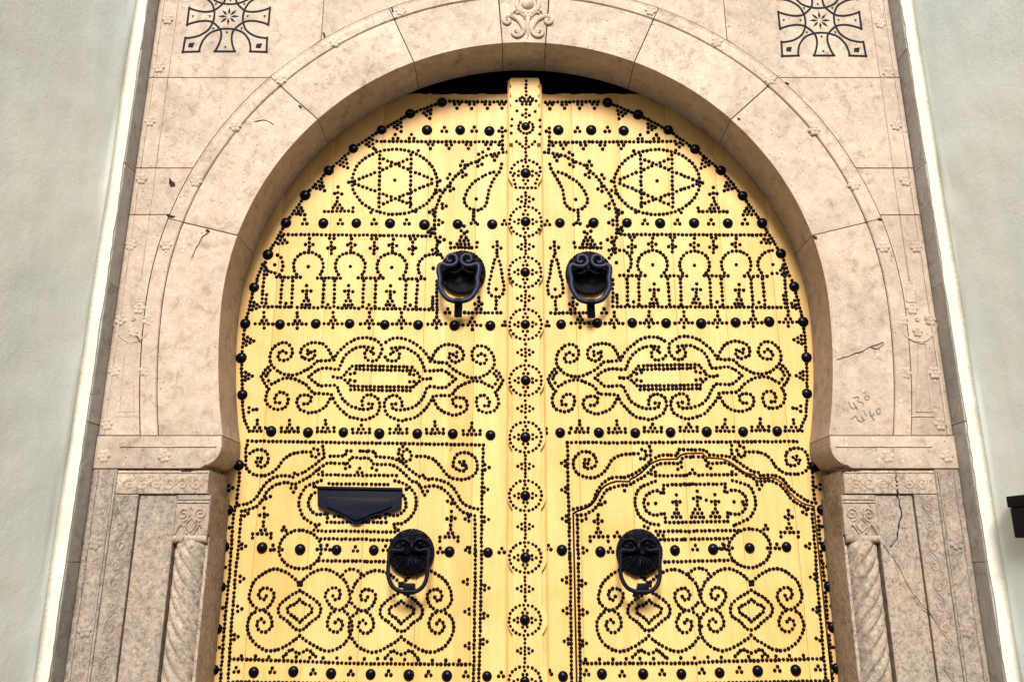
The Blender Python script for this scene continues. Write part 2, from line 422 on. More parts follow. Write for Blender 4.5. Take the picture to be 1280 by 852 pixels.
# a rosette in low relief, shared by all
def make_rosette(rad, h, petals=6):
    V = []; Fc = []; n = petals * 8; rows = 6
    for k in range(rows + 1):
        q = k / rows
        for i in range(n):
            t = 2 * pi * i / n
            lobe = 0.72 + 0.28 * abs(cos(petals * t / 2)) ** 0.7
            rr = rad * q * lobe
            hh = h * (0.35 + 0.65 * sin(pi * min(1, max(0, (q - 0.26) / 0.74)))) * (0.45 + 0.55 * abs(cos(petals * t / 2)) ** 0.6) if q > 0.26 else h * (0.55 + 0.5 * cos(q / 0.26 * pi / 2))
            if k == rows: hh = -0.002
            V.append((rr * cos(t), -hh, rr * sin(t)))
    for k in range(rows):
        for i in range(n):
            j = (i + 1) % n
            Fc.append((k * n + i, (k + 1) * n + i, (k + 1) * n + j, k * n + j))
    me = bpy.data.meshes.new('rosette'); me.from_pydata(V, [], Fc); me.update()
    bm = bmesh.new(); bm.from_mesh(me); bmesh.ops.remove_doubles(bm, verts=bm.verts[:], dist=1e-6); bmesh.ops.recalc_face_normals(bm, faces=bm.faces[:])
    bm.to_mesh(me); bm.free()
    for p in me.polygons: p.use_smooth = True
    me.materials.append(M['stone'])
    return me
ROS = make_rosette(0.026, 0.0048)
ROS5 = make_rosette(0.024, 0.0048, 5)
def rosette(u, v, parent, y=YF, s=1.0, me=None):
    x, z = W(u, v, y)
    o = bpy.data.objects.new('rosette', me or ROS); o.location = (x, y - 0.0005, z)
    o.rotation_euler = (0, random.uniform(-0.3, 0.3), 0); o.scale = (s, random.uniform(0.8, 1.1), s)
    o.color = parent.color
    link(o, parent)
    return o

G = 0.0009 / 2
gap = 0.0014 / R_ / K
STONES = {}
for sgn, side in ((-1, 'L'), (1, 'R')):
    tn = {0: tint(0.97, 0.30), 1: tint(1.02, 0.14), 2: tint(1.08, 0.0), 3: tint(1.10, -0.04)}
    lows = [None] + JN[:3]
    for k in range(4):
        a1 = JN[k] - gap
        poly = arc_band(R_, RM, (lows[k] or 0) + gap, a1, sgn, 26, Z_IMP + 0.0006 if k == 0 else None)
        vz = prism('voussoir', poly, YF + random.uniform(-0.0015, 0.0015), -0.004, M['stone'], None, 0.003, 2, 30, tn[k])
        P_(vz); STONES[side, 'v', k] = vz
        # raised rounded band that runs round the arch, one length to each voussoir
        bm = bmesh.new(); n = 40
        prof = [(RM + 0.0012, 0.05), (RM + 0.0012, 0.0), (RM + 0.0025, -0.0036), (RM + 0.006, -0.0040), (RM + 0.0115, -0.0034), (RM + 0.016, -0.0020), (RM + 0.0180, -0.0002), (RM + 0.0190, -0.0012), (RB - 0.0012, -0.0012), (RB - 0.0006, 0.0), (RB - 0.0006, 0.05)]
        rows = []
        for i in range(n + 1):
            row = []
            for r, dy in prof:
                b0 = a_at(r, Z_IMP + 0.0006) if k == 0 else lows[k] + gap
                x, z = arch(r, b0 + (a1 - b0) * i / n)
                row.append(bm.verts.new((sgn * x, YF + dy, z)))
            rows.append(row)
        for a, b in zip(rows, rows[1:]):
            for i in range(len(prof) - 1): bm.faces.new((a[i], a[i + 1], b[i + 1], b[i]))
        bm.faces.new(rows[0]); bm.faces.new(list(reversed(rows[-1])))
        rm = from_bm('roll_moulding', bm, M['stone'], None, 25, tn[k]); P_(rm, vz)
        rm.matrix_parent_inverse = Matrix.Identity(4); 
# keystone
bm = bmesh.new()
kx = 0.0312
kp = [(X_(-kx + 0.0006 + 0.0), Z_(ZC + sqrt(R_ ** 2 - kx ** 2)))]
kp = [(X_(s), Z_(ZC + sqrt(R_ ** 2 - s * s))) for s in [(-kx + 0.0005) + (2 * kx - 0.001) * i / 10 for i in range(11)]]
kp += [(X_(kx * 1.47 - 0.0005), Z_(ZC + 0.60)), (X_(-kx * 1.47 + 0.0005), Z_(ZC + 0.60))]
key = prism('keystone', kp, YF - 0.001, -0.004, M['stone'], None, 0.003, 2, 30, tint(1.10, -0.02)); P_(key)

# spandrel slabs: outer edge straight, inner edge following the arch
def side_slab(z0, z1, sgn, xmax=None, col=None, n=28):
    L = []; Rr = []
    for i in range(n + 1):
        z = z0 + 0.0005 + (z1 - z0 - 0.001) * i / n
        xa = xarc(RB, z) + 0.0006 if abs(z - ZC) < RB else 0.0
        if xmax is not None: xa = max(xa, xmax)
        if z - ZC > RB: xa = xmax or 0
        Rr.append((sgn * X_(xa), Z_(z)))
    L = [(sgn * (XR - 0.0008), Z_(z0 + 0.0005)), (sgn * (XR - 0.0008), Z_(z1 - 0.0005))]
    poly = [L[0]] + Rr + [L[1]]
    o = prism('spandrel_slab', poly, YF + random.uniform(-0.0012, 0.0012), -0.06, M['stone'], None, 0.0018, 1, 30, col or tint(1.0, 0.1))
    return P_(o)
ZJ = [Z_IMP, 0.460, 0.530, 0.6724, 1.02]
for sgn, side in ((-1, 'L'), (1, 'R')):
    for k in range(4):
        xm = 0.294 if k == 3 else None
        c = [tint(0.95, 0.22), tint(0.98, 0.22), tint(0.97, 0.16), tint(1.03, 0.03)][k]
        sl = side_slab(ZJ[k], ZJ[k + 1], sgn, xm, c); STONES[side, 's', k] = sl
        # border lines of the rosette band down the outer edge
        for xx, ww in ((0.5285, 0.006), (0.5075, 0.004)):
            if k == 0 and xx < 0.51: z0 = 0.365
            else: z0 = ZJ[k]
            x0 = X_(xx) * sgn
            b = bmesh.new(); bm_prism(b, rect(x0 - ww / 2, x0 + ww / 2, Z_(z0 + 0.001), Z_(ZJ[k + 1] - 0.001)), YF - 0.0035, YF + 0.004, 0.001, 1)
            fo = from_bm('border_fillet', b, M['stone'], None, 30, c); fo.parent = sl
    # slab above the arch, between the star slab and the keystone
    lo = []
    for i in range(31):
        x = 0.0435 + (0.2932 - 0.0435) * i / 30
        lo.append((sgn * X_(x), Z_(ZC + sqrt(RB ** 2 - x * x) + 0.0006)))
    lo[0] = (sgn * X_(kx * RB / R_ * 1.0 + 0.0045), lo[0][1])
    poly = lo + [(sgn * X_(0.2932), Z_(1.02)), (sgn * X_(kx * 1.5), Z_(1.02))]
    sl = prism('spandrel_slab', poly, YF, -0.06, M['stone'], None, 0.0018, 1, 30, tint(1.06, 0.0)); P_(sl); STONES[side, 's', 4] = sl
    # short roll moulding is part of voussoir 3; a plain return above it belongs to the keystone

# rosettes, each on the stone it is carved from
for side, lst in (('L', [((210, 25), 's', 3), ((199, 85), 's', 3), ((188, 152), 's', 2), ((177, 224), 's', 1), ((164, 306), 's', 0),
                         ((501, 14), 'v', 3), ((419, 53), 'v', 2), ((351, 100), 'v', 2), ((294, 158), 'v', 1), ((245, 227), 'v', 1), ((208, 306), 'v', 0),
                         ((143, 463), 's', 0), ((182, 463), 's', 0), ((134, 530), 's', 0)]),
                  ('R', [((1100, 30), 's', 3), ((1110, 92), 's', 3), ((1120, 157), 's', 2), ((1132, 226), 's', 1), ((1145, 309), 's', 0),
                         ((813, 14), 'v', 3), ((896, 53), 'v', 2), ((962, 100), 'v', 2), ((1018, 163), 'v', 1), ((1068, 231), 'v', 1), ((1104, 309), 'v', 0),
                         ((1168, 466), 's', 0), ((1132, 466), 's', 0), ((1176, 530), 's', 0)])):
    for (u, v), t, k in lst:
        rosette(u, v, STONES[side, t, k], YF - (0.0036 if t == 'v' else 0), 0.92, ROS)
# vase of four flowers, with a tapering panel below it
for sgn, side in ((-1, 'L'), (1, 'R')):
    sl = STONES[side, 's', 0]
    def mu(u): return u if sgn < 0 else 1314.0 - u
    for u, v, s in ((174, 386, 0.95), (151, 400, 0.95), (186, 400, 0.95), (167, 415, 0.8), (167, 399, 0.42)):
        rosette(mu(u), v, sl, YF, s, ROS5)
    b = bmesh.new()
    pts = catmull([W(mu(u), v, YF) for u, v in ((143, 388), (142, 403), (148, 418), (158, 426), (168, 427), (180, 421), (190, 410), (195, 395), (191, 383))], 6)
    bm_tube(b, [(x, YF, z) for x, z in pts], 0.0035, 6)
    for seg in ([(157, 430), (150, 513)], [(166, 430), (168, 513)], [(148, 514), (169, 514)], [(157, 429), (166, 429)], [(146, 520), (175, 520)],
                [(170, 362), (168, 376)], [(181, 362), (181, 376)], [(168, 377), (181, 377)]):
        bm_tube(b, [(W(mu(u), v, YF)[0], YF, W(mu(u), v, YF)[1]) for u, v in walk(seg, 20)], 0.0026, 6)
    fo = from_bm('flower_vase_carving', b, M['stone'], sl, 40, sl.color)

# interlaced star of black marble set in the two upper slabs
def star_inlay(sgn):
    sl = STONES['L' if sgn < 0 else 'R', 's', 3]
    ox, oy, s = 220.0, 0.0, 4.735
    def T(p):
        u, v = ox + p[0] / s, oy + p[1] / s
        if sgn > 0: u = 1310.5 - u; v = v + 5.0 - 0.0
        return W(u, v, YF)
    cx, cz = T((312, 98))
    b = bmesh.new()
    w = 0.0072
    # work in metres around the centre, then keep the slab's own upright square
    u1 = px_size(20, YF) / s * 1.0
    ux = u1; uz = u1
    def Q(p): return (cx + p[0] * ux, cz + p[1] * uz)
    def rot(p, k):
        for _ in range(k): p = (-p[1], p[0])
        return p
    # south arch of the first concave square, and the south-west arch of the second
    south = catmull([(-150, -240), (-146, -205), (-132, -160), (-98, -115), (-50, -92), (0, -85), (50, -92), (98, -115), (132, -160), (146, -205), (150, -240)], 6)
    sw = catmull([(-240, -57), (-190, -39), (-140, -31), (-98, -38), (-64, -64), (-38, -98), (-31, -140), (-39, -190), (-57, -240)], 6)
    for k in range(4):
        bm_ribbon(b, [Q(rot(p, k)) for p in south], w, YF, False, 0.0012, 0.05)
        bm_ribbon(b, [Q(rot(p, k)) for p in sw], w, YF, False, 0.0013, 0.05)
        bm_ribbon(b, [Q(rot(p, k)) for p in ((-66, -240), (66, -240))], w, YF, False, 0.0014)
        bm_ribbon(b, [Q(rot(p, k)) for p in ((-141, -240), (-252, -244))], w, YF, False, 0.0014)
        bm_ribbon(b, [Q(rot(p, k)) for p in ((-244, -252), (-240, -141))], w, YF, False, 0.0016)
        c = rot((-200, -196), k)
        q = [Q((c[0] + dx, c[1] + dz)) for dx, dz in ((-18, -14), (10, -18), (18, 14), (-14, 10))]
        bm_prism(b, q, YF - 0.0013, YF + 0.001)
        for px, pz in ((0, -212), (0, -112), (-84, -84)):
            c = rot((px, pz), k)
            q = [Q((c[0] + dx, c[1] + dz)) for dx, dz in ((-7, 6), (7, 6), (0, -9))]
            bm_prism(b, q, YF - 0.0013, YF + 0.001)
    for k in range(8):                        # eight thin petals
        a = k * pi / 4
        q = []
        for r, t in ((12, 0), (34, 7), (60, 0), (34, -7)):
            q.append(Q((r * cos(a) - t * sin(a), r * sin(a) + t * cos(a))))
        bm_prism(b, q, YF - 0.0013, YF + 0.001)
    from_bm('star_inlay', b, M['inlay'], sl, None)
star_inlay(-1); star_inlay(1)

# scrollwork carved on the keystone
b = bmesh.new()
ks = 14.2
def KQ(p): return W(615 + p[0] / ks, p[1] / ks, YF - 0.001)
def kt(pts, r0, r1, mirror=True, y=-0.003):
    q = catmull(pts, 5); m = len(q)
    for s in ((0, 1) if mirror else (0,)):
        pp = [((1268 - p[0]) if s else p[0], p[1]) for p in q]
        xz = [KQ(p) for p in pp]
        bm_tube(b, [(x, YF + y, z) for x, z in xz], [r0 + (r1 - r0) * i / (m - 1) for i in range(m)], 8)
kt([(270, 385), (300, 365), (310, 400), (270, 428), (220, 400), (215, 345), (260, 310), (340, 305), (430, 345), (500, 410), (545, 490), (560, 560), (530, 620), (460, 655), (400, 640), (370, 600), (395, 560), (445, 555), (465, 590), (440, 605)], 0.0085, 0.0085)
kt([(345, 275), (360, 230), (400, 200), (430, 195)], 0.008, 0.006)
kt([(425, 240), (490, 235), (560, 290), (590, 340)], 0.006, 0.005)
kt([(634, 690), (634, 600), (634, 500), (634, 400), (634, 300)], 0.002, 0.011, False, -0.002)
kt([(620, 255), (540, 235), (465, 180), (440, 100), (450, 20), (480, -40)], 0.0085, 0.0085)
kt([(570, 290), (634, 300)], 0.010, 0.010)
x0, z0 = KQ((634, 70)); bm_dome(b, (x0, YF, z0), 0.026, 0.014)
P_(from_bm('scroll_carving', b, M['stone'], key, 40, key.color), key)

# ---- imposts, friezes, pilasters and twisted columns
def vine(b, pts, amp, pitch, rad, y):
    """a running scroll with curled side shoots along an (x, z) line"""
    L = math.dist(*pts); n = max(2, int(L / pitch)); d = ((pts[1][0] - pts[0][0]) / L, (pts[1][1] - pts[0][1]) / L); nn = (-d[1], d[0])
    def at(s, o): return (pts[0][0] + d[0] * s + nn[0] * o, y, pts[0][1] + d[1] * s + nn[1] * o)
    bm_tube(b, [at(L * i / (n * 8), amp * 0.7 * sin(i / 8 * pi)) for i in range(n * 8 + 1)], rad, 5)
    for k in range(n):
        sg = -1 if k % 2 else 1
        c0 = pitch * (k + 0.5)
        sp = []
        for i in range(15):
            t = i / 14; a = t * 2 * pi * 1.35; rr = amp * 0.8 * (1 - 0.8 * t)
            sp.append(at(c0 + rr * cos(a) * 1.1, -sg * amp * 0.15 + sg * rr * sin(a)))
        bm_tube(b, sp, rad * 0.9, 5)
        bm_tube(b, [at(c0 - pitch * 0.35, sg * amp * 0.9), at(c0 - pitch * 0.2, sg * amp * 0.5), at(c0, sg * amp * 0.85)], rad * 0.8, 5)
XO = XR - 0.0008
for sgn, side in ((-1, 'L'), (1, 'R')):
    cimp = tint(0.89, 0.08)
    # impost: fascia on top, hollow moulding below, end turning in under the arch
    zt, zb = Z_IMP - 0.0006, 0.1192
    pr = [(XO, Z_(zt)), (X_(0.379), Z_(zt)), (X_(0.3785), Z_(0.146))]
    for i in range(1, 9):
        a = pi / 2 * i / 8
        pr.append((X_(0.3785 + 0.022 * (1 - cos(a))), Z_(0.146 - 0.0235 * sin(a))))
    pr += [(X_(0.402), Z_(zb)), (XO, Z_(zb))]
    imp = prism('impost', [(sgn * x, z) for x, z in pr], YF - 0.006, -0.004, M['stone'], None, 0.003, 2, 35, cimp); P_(imp)
    bfil = bmesh.new(); xa, xb = sorted((sgn * X_(0.385), sgn * X_(0.505)))
    bm_prism(bfil, rect(xa, xb, Z_(0.1452), Z_(0.1468)), YF - 0.0095, YF, 0.001, 1)
    from_bm('border_fillet', bfil, M['stone'], imp, 30, cimp)
    for u in (130, 205):
        rosette(u if sgn < 0 else 1314 - u, 570, imp, YF - 0.006, 0.9, ROS)
    # plain jamb stones: outer border, carved strip, panel
    zf0, zf1 = 0.1168, 0.088
    cpl = tint(0.80, 0.08, 0.6)
    fr = prism('frieze_block', [(sgn * x, z) for x, z in rect(X_(0.391), X_(0.5040), Z_(zf1 + 0.0004), Z_(zf0))], YF - 0.003, -0.004, M['pier'], None, 0.003, 2, 30, tint(0.83, 0.05, 0.3)); P_(fr)
    b = bmesh.new(); vine(b, [(sgn * X_(0.398), Z_(0.1005)), (sgn * X_(0.497), Z_(0.1005))], 0.022, 0.042, 0.0026, YF - 0.0030)
    for zz in (0.1135,): bm_prism(b, rect(*sorted((sgn * X_(0.393), sgn * X_(0.503))), Z_(zz), Z_(zz + 0.0012)), YF - 0.0055, YF - 0.002)
    # the same vine turns into the jamb
    from_bm('carved_vine', b, M['pier'], fr, 40, fr.color)
    zg = (0.0 - CAMZ) / K + 0.001
    bo = prism('border_stone', [(sgn * x, z) for x, z in rect(X_(0.5048), XO, Z_(zg), Z_(zb - 0.0006))], YF - 0.001, -0.06, M['pier'], None, 0.002, 1, 30, tint(0.63, 0.0, 1.6)); P_(bo)
    b = bmesh.new()
    for xx, ww in ((0.5285, 0.006), (0.5085, 0.005)):
        x0 = sgn * X_(xx); bm_prism(b, rect(x0 - ww / 2, x0 + ww / 2, Z_(zg), Z_(zb - 0.002)), YF - 0.0045, YF + 0.002, 0.001, 1)
    from_bm('border_fillet', b, M['pier'], bo, 30, bo.color)
    for u, v in ((119, 678), (106, 787)):
        rosette(u if sgn < 0 else 1314 - u, v, bo, YF - 0.001, 1.0, ROS)
    st = prism('carved_strip', [(sgn * x, z) for x, z in rect(X_(0.4752), X_(0.5040), Z_(zg), Z_(zf1 - 0.0004))], YF - 0.002, -0.06, M['pier'], None, 0.002, 1, 30, tint(0.63, 0.0, 1.6)); P_(st)
    b = bmesh.new(); vine(b, [(sgn * X_(0.490), Z_(-0.40)), (sgn * X_(0.490), Z_(0.086))], 0.023, 0.060, 0.0026, YF - 0.0019)
    from_bm('carved_vine', b, M['pier'], st, 40, st.color)
    pa = prism('panel_slab', [(sgn * x, z) for x, z in rect(X_(0.4285), X_(0.4745), Z_(zg), Z_(zf1 - 0.0006))], YF + 0.007, -0.06, M['pier'], None, 0.002, 1, 30, tint(0.67, 0.0, 1.3)); P_(pa)
    # niche for the column and the plain jamb behind it
    ca, cb, zc0, zc1 = 0.3865, 0.4278, 0.0752, 0.0336
    jb = prism('jamb_stone', [(sgn * x, z) for x, z in rect(X_(ca), X_(cb), Z_(zg), Z_(zf1 - 0.0006))], YF + 0.032, -0.004, M['pier'], None, 0.002, 1, 30, tint(0.72, 0.0, 0.8)); P_(jb)
    rd = prism('jamb_edge', [(sgn * x, z) for x, z in rect(X_(ca - 0.0012), X_(ca + 0.0028), Z_(zg), Z_(zc1 + 0.004))], YF + 0.016, -0.0042, M['pier'], None, 0.002, 2, 30, jb.color); P_(rd)
    cap = prism('capital', [(sgn * x, z) for x, z in rect(X_(ca), X_(cb), Z_(zc1 + 0.003), Z_(zf1 - 0.0008))], YF + 0.002, YF + 0.0315, M['pier'], None, 0.003, 2, 30, tint(0.76, 0.03, 0.6)); P_(cap)
    b = bmesh.new()
    xm = sgn * X_((ca + cb) / 2)
    for s2 in (-1, 1):
        sp = []
        for i in range(26):
            t = i / 25; a = -pi / 2 + t * 2 * pi * 1.6; rr = 0.022 * (1 - 0.85 * t)
            sp.append((xm + s2 * (0.027 + rr * cos(a) * -1), YF + 0.001, Z_(0.064) + rr * sin(a)))
        bm_tube(b, sp, 0.0032, 6)
        bm_tube(b, catmull([(xm + s2 * 0.05, YF + 0.001, Z_(0.040)), (xm + s2 * 0.030, YF + 0.0, Z_(0.052)), (xm + s2 * 0.010, YF + 0.0, Z_(0.041))], 5), 0.003, 6)
        bm_tube(b, catmull([(xm, YF + 0.001, Z_(0.060)), (xm + s2 * 0.016, YF + 0.0, Z_(0.052)), (xm, YF + 0.001, Z_(0.043))], 5), 0.003, 6)
    for zz in (0.0775, 0.0815): bm_prism(b, rect(*sorted((sgn * X_(ca + 0.001), sgn * X_(cb - 0.001))), Z_(zz), Z_(zz + 0.0012)), YF - 0.0015, YF + 0.004)
    from_bm('volutes', b, M['pier'], cap, 40, cap.color)
    # twisted shaft
    cx, cr = xm, X_((cb - ca) / 2) * 1.03
    V = []; Fc = []; n = 96; z0 = 0.06; z1 = Z_(zc1) - 0.001; nz = 420
    for j in range(nz + 1):
        z = z0 + (z1 - z0) * j / nz
        for i in range(n):
            t = 2 * pi * i / n
            ph = 7 * (t - sgn * 17.5 * z * 1.0)
            h = (abs(cos(ph / 2)) ** 0.55)
            h2 = 1.0 if abs((ph / (2 * pi) + 0.16) % 1 - 0.5) < 0.045 else 0.0
            r = cr * (0.80 + 0.19 * h - 0.045 * h2) * (1 + 0.025 * mnoise.noise(Vector((t * 2.5, z * 22, sgn))) + 0.02 * mnoise.noise(Vector((t * 6, z * 60, sgn))))
            end = min(1, (z1 - z) / 0.02)
            r = r * end + cr * 0.9 * (1 - end)
            V.append((cx + r * cos(t), YF + 0.040 - r * sin(t) * -1 * -1 if False else YF + 0.044 + r * sin(t) * 0.95, z))
    for j in range(nz):
        for i in range(n):
            k = (i + 1) % n
            Fc.append((j * n + i, j * n + k, (j + 1) * n + k, (j + 1) * n + i))
    Fc.append(tuple(range(n - 1, -1, -1))); Fc.append(tuple(range(nz * n, nz * n + n)))
    sh = mesh_pd('twisted_column', V, Fc, M['pier'], None, 50, tint(0.76, 0.03, 0.6)); P_(sh)
    b = bmesh.new(); bm_tube(b, [(sgn * X_(ca), YF + 0.012, Z_(zc1) + 0.004), (sgn * X_(cb), YF + 0.012, Z_(zc1) + 0.004)], 0.014, 12)
    rg = from_bm('column_ring', b, M['pier'], sh, 40, sh.color)
    # grey reveal stones between the portal face and the plaster
    zs = [0.02, 1.05, 1.62, 2.05, 2.52, 2.96, 3.42, 3.85, 4.5]
    for za, zb2 in zip(zs, zs[1:]):
        dj = random.uniform(-0.03, 0.03) * 0
        o = prism('reveal_stone', [(sgn * x, z) for x, z in rect(XR + random.uniform(0, 0.002), XR + 0.075, za + 0.0012, zb2 - 0.0012)], YW + random.uniform(0.0, 0.004), -0.10, M['reveal'], None, 0.005, 2, 30, tint(random.uniform(0.9, 1.1), 0.0)); P_(o)

# cracks, chipped joint and pencilled figures on the right-hand stones
def crack(pts, w, parent, y, jit=0.55, mat='crack', step=5):
    q = walk(pts, step); m = len(q)
    q = [(u + random.uniform(-0.8, 0.8) * (jit > 0), v + random.uniform(-0.8, 0.8) * (jit > 0)) for u, v in q]
    b = bmesh.new(); bm_ribbon(b, [W(u, v, y) for u, v in q], w, y, False, 0.0006, jit)
    return from_bm('crack' if mat == 'crack' else 'pencil_mark', b, M[mat], parent)
def kids(name): return [o for o in portal.children if o.name.split('.')[0] == name]
pr_r = kids('panel_slab')[1]; fr_r = kids('frieze_block')[1]; st_r = kids('carved_strip')[1]
crack([(1119, 589), (1121, 605), (1123, 618)], 0.0048, fr_r, YF - 0.003)
crack([(1122.5, 619), (1125, 632), (1127, 643), (1123, 658), (1122, 673), (1112, 683)], 0.0042, pr_r, YF + 0.007)
crack([(1103, 681), (1112, 692), (1122, 706), (1130, 722), (1142, 742)], 0.0019, pr_r, YF + 0.007)
crack([(1143, 743), (1152, 755), (1164, 768), (1172, 780)], 0.0019, st_r, YF - 0.002)
v0r = STONES['R', 'v', 0]; v0l = STONES['L', 'v', 0]; v1l = STONES['L', 'v', 1]
crack([(1046, 450), (1062, 444), (1075, 440), (1088, 433), (1104, 427)], 0.0022, v0r, YF - 0.0016)
crack([(1088, 434), (1097, 436), (1105, 430)], 0.002, v0r, YF - 0.0016)
crack([(318, 152), (326, 150), (334, 150), (342, 155)], 0.0025, v1l, YF - 0.0016)
crack([(240, 322), (246, 308), (253, 296), (260, 290)], 0.0016, v0l, YF - 0.0016)
for pts, w in ((((209, 268), (214, 270), (219, 271)), 0.010), (((257, 287.5), (262, 289)), 0.006)):
    crack(pts, w, STONES['L', 's', 1], YF - 0.003, 0.4, 'crack', 3)
crack([(1040, 585), (1052, 588), (1064, 588), (1080, 585)], 0.008, fr_r, YF - 0.0035, 0.5, 'crack', 3)
crack([(222, 586), (230, 588), (238, 588), (246, 586)], 0.007, kids('frieze_block')[0], YF - 0.0035, 0.5, 'crack', 3)
for pts, w, st in (([(965, 106), (969, 109.5)], 0.010, STONES['R', 'v', 2]), ([(981, 103.5), (986, 104)], 0.006, STONES['R', 's', 2]), ([(922, 146.5), (925, 149)], 0.006, STONES['R', 'v', 1]),
               ([(1016, 295), (1021, 297)], 0.008, v0r), ([(1098, 273), (1103, 275)], 0.007, STONES['R', 's', 0]), ([(404, 41), (406, 46)], 0.007, STONES['L', 's', 3]), ([(374, 131), (377, 135)], 0.006, v1l),
               ([(489, 9), (492, 16), (494, 24)], 0.006, STONES['L', 'v', 2]), ([(170, 420), (176, 428)], 0.004, STONES['L', 's', 0])):
    crack(pts, w, st, YF - 0.0025, 0.5, 'crack', 2.0)
bq = bmesh.new(); bm_prism(bq, [W(u, v, YF - 0.0016) for u, v in ((212, 221.5), (214.5, 226), (218.5, 228.5), (219, 233), (213.5, 233.5), (211, 229))], YF - 0.0020, YF + 0.002)
from_bm('chip', bq, M['crack'], STONES['L', 's', 1])
b = bmesh.new()
gs = 15.49
for st_ in ([(250, 340), (270, 400), (310, 455), (360, 462), (400, 445)], [(335, 350), (365, 400), (400, 450), (425, 485)],
            [(335, 262), (370, 250), (430, 240), (440, 270), (425, 320), (470, 340), (520, 360), (530, 410)],
            [(560, 270), (570, 230), (610, 215), (645, 240), (635, 285), (590, 300), (560, 275)],
            [(290, 670), (340, 630), (385, 610), (400, 650), (440, 700), (500, 715), (555, 685)], [(495, 620), (520, 660), (560, 690)],
            [(540, 500), (560, 560), (600, 605)], [(655, 500), (660, 580), (690, 605), (740, 560)], [(690, 605), (710, 650), (750, 690)],
            [(785, 520), (800, 475), (835, 465), (865, 500), (860, 550), (825, 570), (795, 550), (785, 515)]):
    bm_ribbon(b, [W(1045 + p[0] / gs, 480 + p[1] / gs, YF - 0.0016) for p in catmull(st_, 4)], 0.0034, YF - 0.0016, False, 0.0005, 0.2)
tag(from_bm('pencil_figures', b, M['pencil'], v0r), 'pencilled numbers 430 and 440 on the stone')

# ------------------------------------------------------------------ the studded door: nail pattern
# The pattern is noted panel by panel in the photo's own pixels and laid on the flat door leaf.
AX = 657.0
TL = {'A': (400, 80, 3.873), 'B': (290, 270, 4.923), 'C': (530, 270, 5.68), 'D': (290, 390, 5.01), 'E': (460, 390, 5.013), 'F': (250, 540, 5.324),
      'G': (440, 540, 5.12), 'H': (250, 680, 4.953), 'I': (440, 680, 4.953), 'J': (660, 80, 3.873), 'K': (670, 270, 5.68), 'L': (760, 270, 4.741),
      'M': (670, 400, 3.556), 'N': (670, 540, 5.325), 'O': (850, 540, 5.324), 'P': (670, 690, 3.2), 'Q': (590, 90, 5.68)}
def T(t, *pts):
    x, y, s = TL[t]; return [(x + a / s, y + b / s) for a, b in pts]
STEP = 5.15
class Nails:
    def __init__(self): self.p = []
    def dots(self, pts): self.p += [tuple(q) for q in pts]; return self
    def line(self, pts, step=STEP): return self.dots(walk(pts, step))
    def curve(self, pts, step=STEP, closed=False): return self.dots(walk(catmull(pts, 6, closed), step, closed))
    def ring(self, cx, cy, rx, ry, a0=0, a1=360, step=STEP):
        n = 60; closed = abs(a1 - a0) >= 359.9
        pts = [(cx + rx * cos(radians(a0 + (a1 - a0) * i / n)), cy - ry * sin(radians(a0 + (a1 - a0) * i / n))) for i in range(n + (0 if closed else 1))]
        return self.dots(walk(pts, step, closed))
    def tri(self, x, y, d=0, s=1.0):
        """three nails pointing up (0), right (1), down (2) or left (3)"""
        for dx, dy in ((0, -3.0), (-2.9, 2.0), (2.9, 2.0)):
            for _ in range(d): dx, dy = -dy, dx
            self.p.append((x + dx * s, y + dy * s))
        return self
    def motif(self, x, y, offs, flip=1): return self.dots([(x + a * flip, y + b) for a, b in offs])
    def mirrored(self, axis=AX, dy=0.0):
        n = Nails(); n.p = [(2 * axis - u, v + dy) for u, v in self.p]; return n
def dedupe(pts, dmin=2.35):
    out = []; grid = {}
    for u, v in pts:
        k = (int(u // 4), int(v // 4)); ok = True
        for i in (-1, 0, 1):
            for j in (-1, 0, 1):
                for a, b in grid.get((k[0] + i, k[1] + j), ()):
                    if (a - u) ** 2 + (b - v) ** 2 < dmin * dmin: ok = False
        if ok: out.append((u, v)); grid.setdefault(k, []).append((u, v))
    return out
CROSS = [(0, -14), (0, -8.7), (-2.9, -4.2), (2.9, -4.2), (-11, 0), (-5.5, 0), (0, 0), (5.5, 0), (11, 0), (0, 5)]
BASE = [(0, -14), (0, -9), (-2.9, -4.6), (2.9, -4.6), (-10.5, -4.6), (10.5, -4.6), (-10.5, 0), (-5.2, 0), (0, 0), (5.2, 0), (10.5, 0)]
TREE = [(0, -24), (-5, -17), (0, -17.5), (5, -16.7), (-0.4, -13), (-0.5, -9), (-3, -5), (2.2, -5), (-5.5, -0.2), (-0.8, 0), (4, 0)]
FINIAL = [(0, -15), (-0.6, -9.5), (-5, -7.4), (4.5, -7), (-0.6, -4.4), (-1, -0.4)]
DROP = [(-2.6, 3), (3, 3.4), (0, 7.6), (0, 12.4), (-4.6, 15.4), (4, 15), (0, 17), (-0.4, 22)]
PALM = [(0, -30), (-4.5, -22.4), (0, -23), (4.5, -22), (-0.4, -17), (-1, -12.5), (-3.4, -8.6), (2.2, -8.4), (-6, -4.4), (-0.8, -4), (4.4, -3.8),
        (-17, 0), (-12, 0), (-7, 0), (-2, 0), (3, 0), (8, 0), (13, 0), (18, 0), (19, -4.6)]

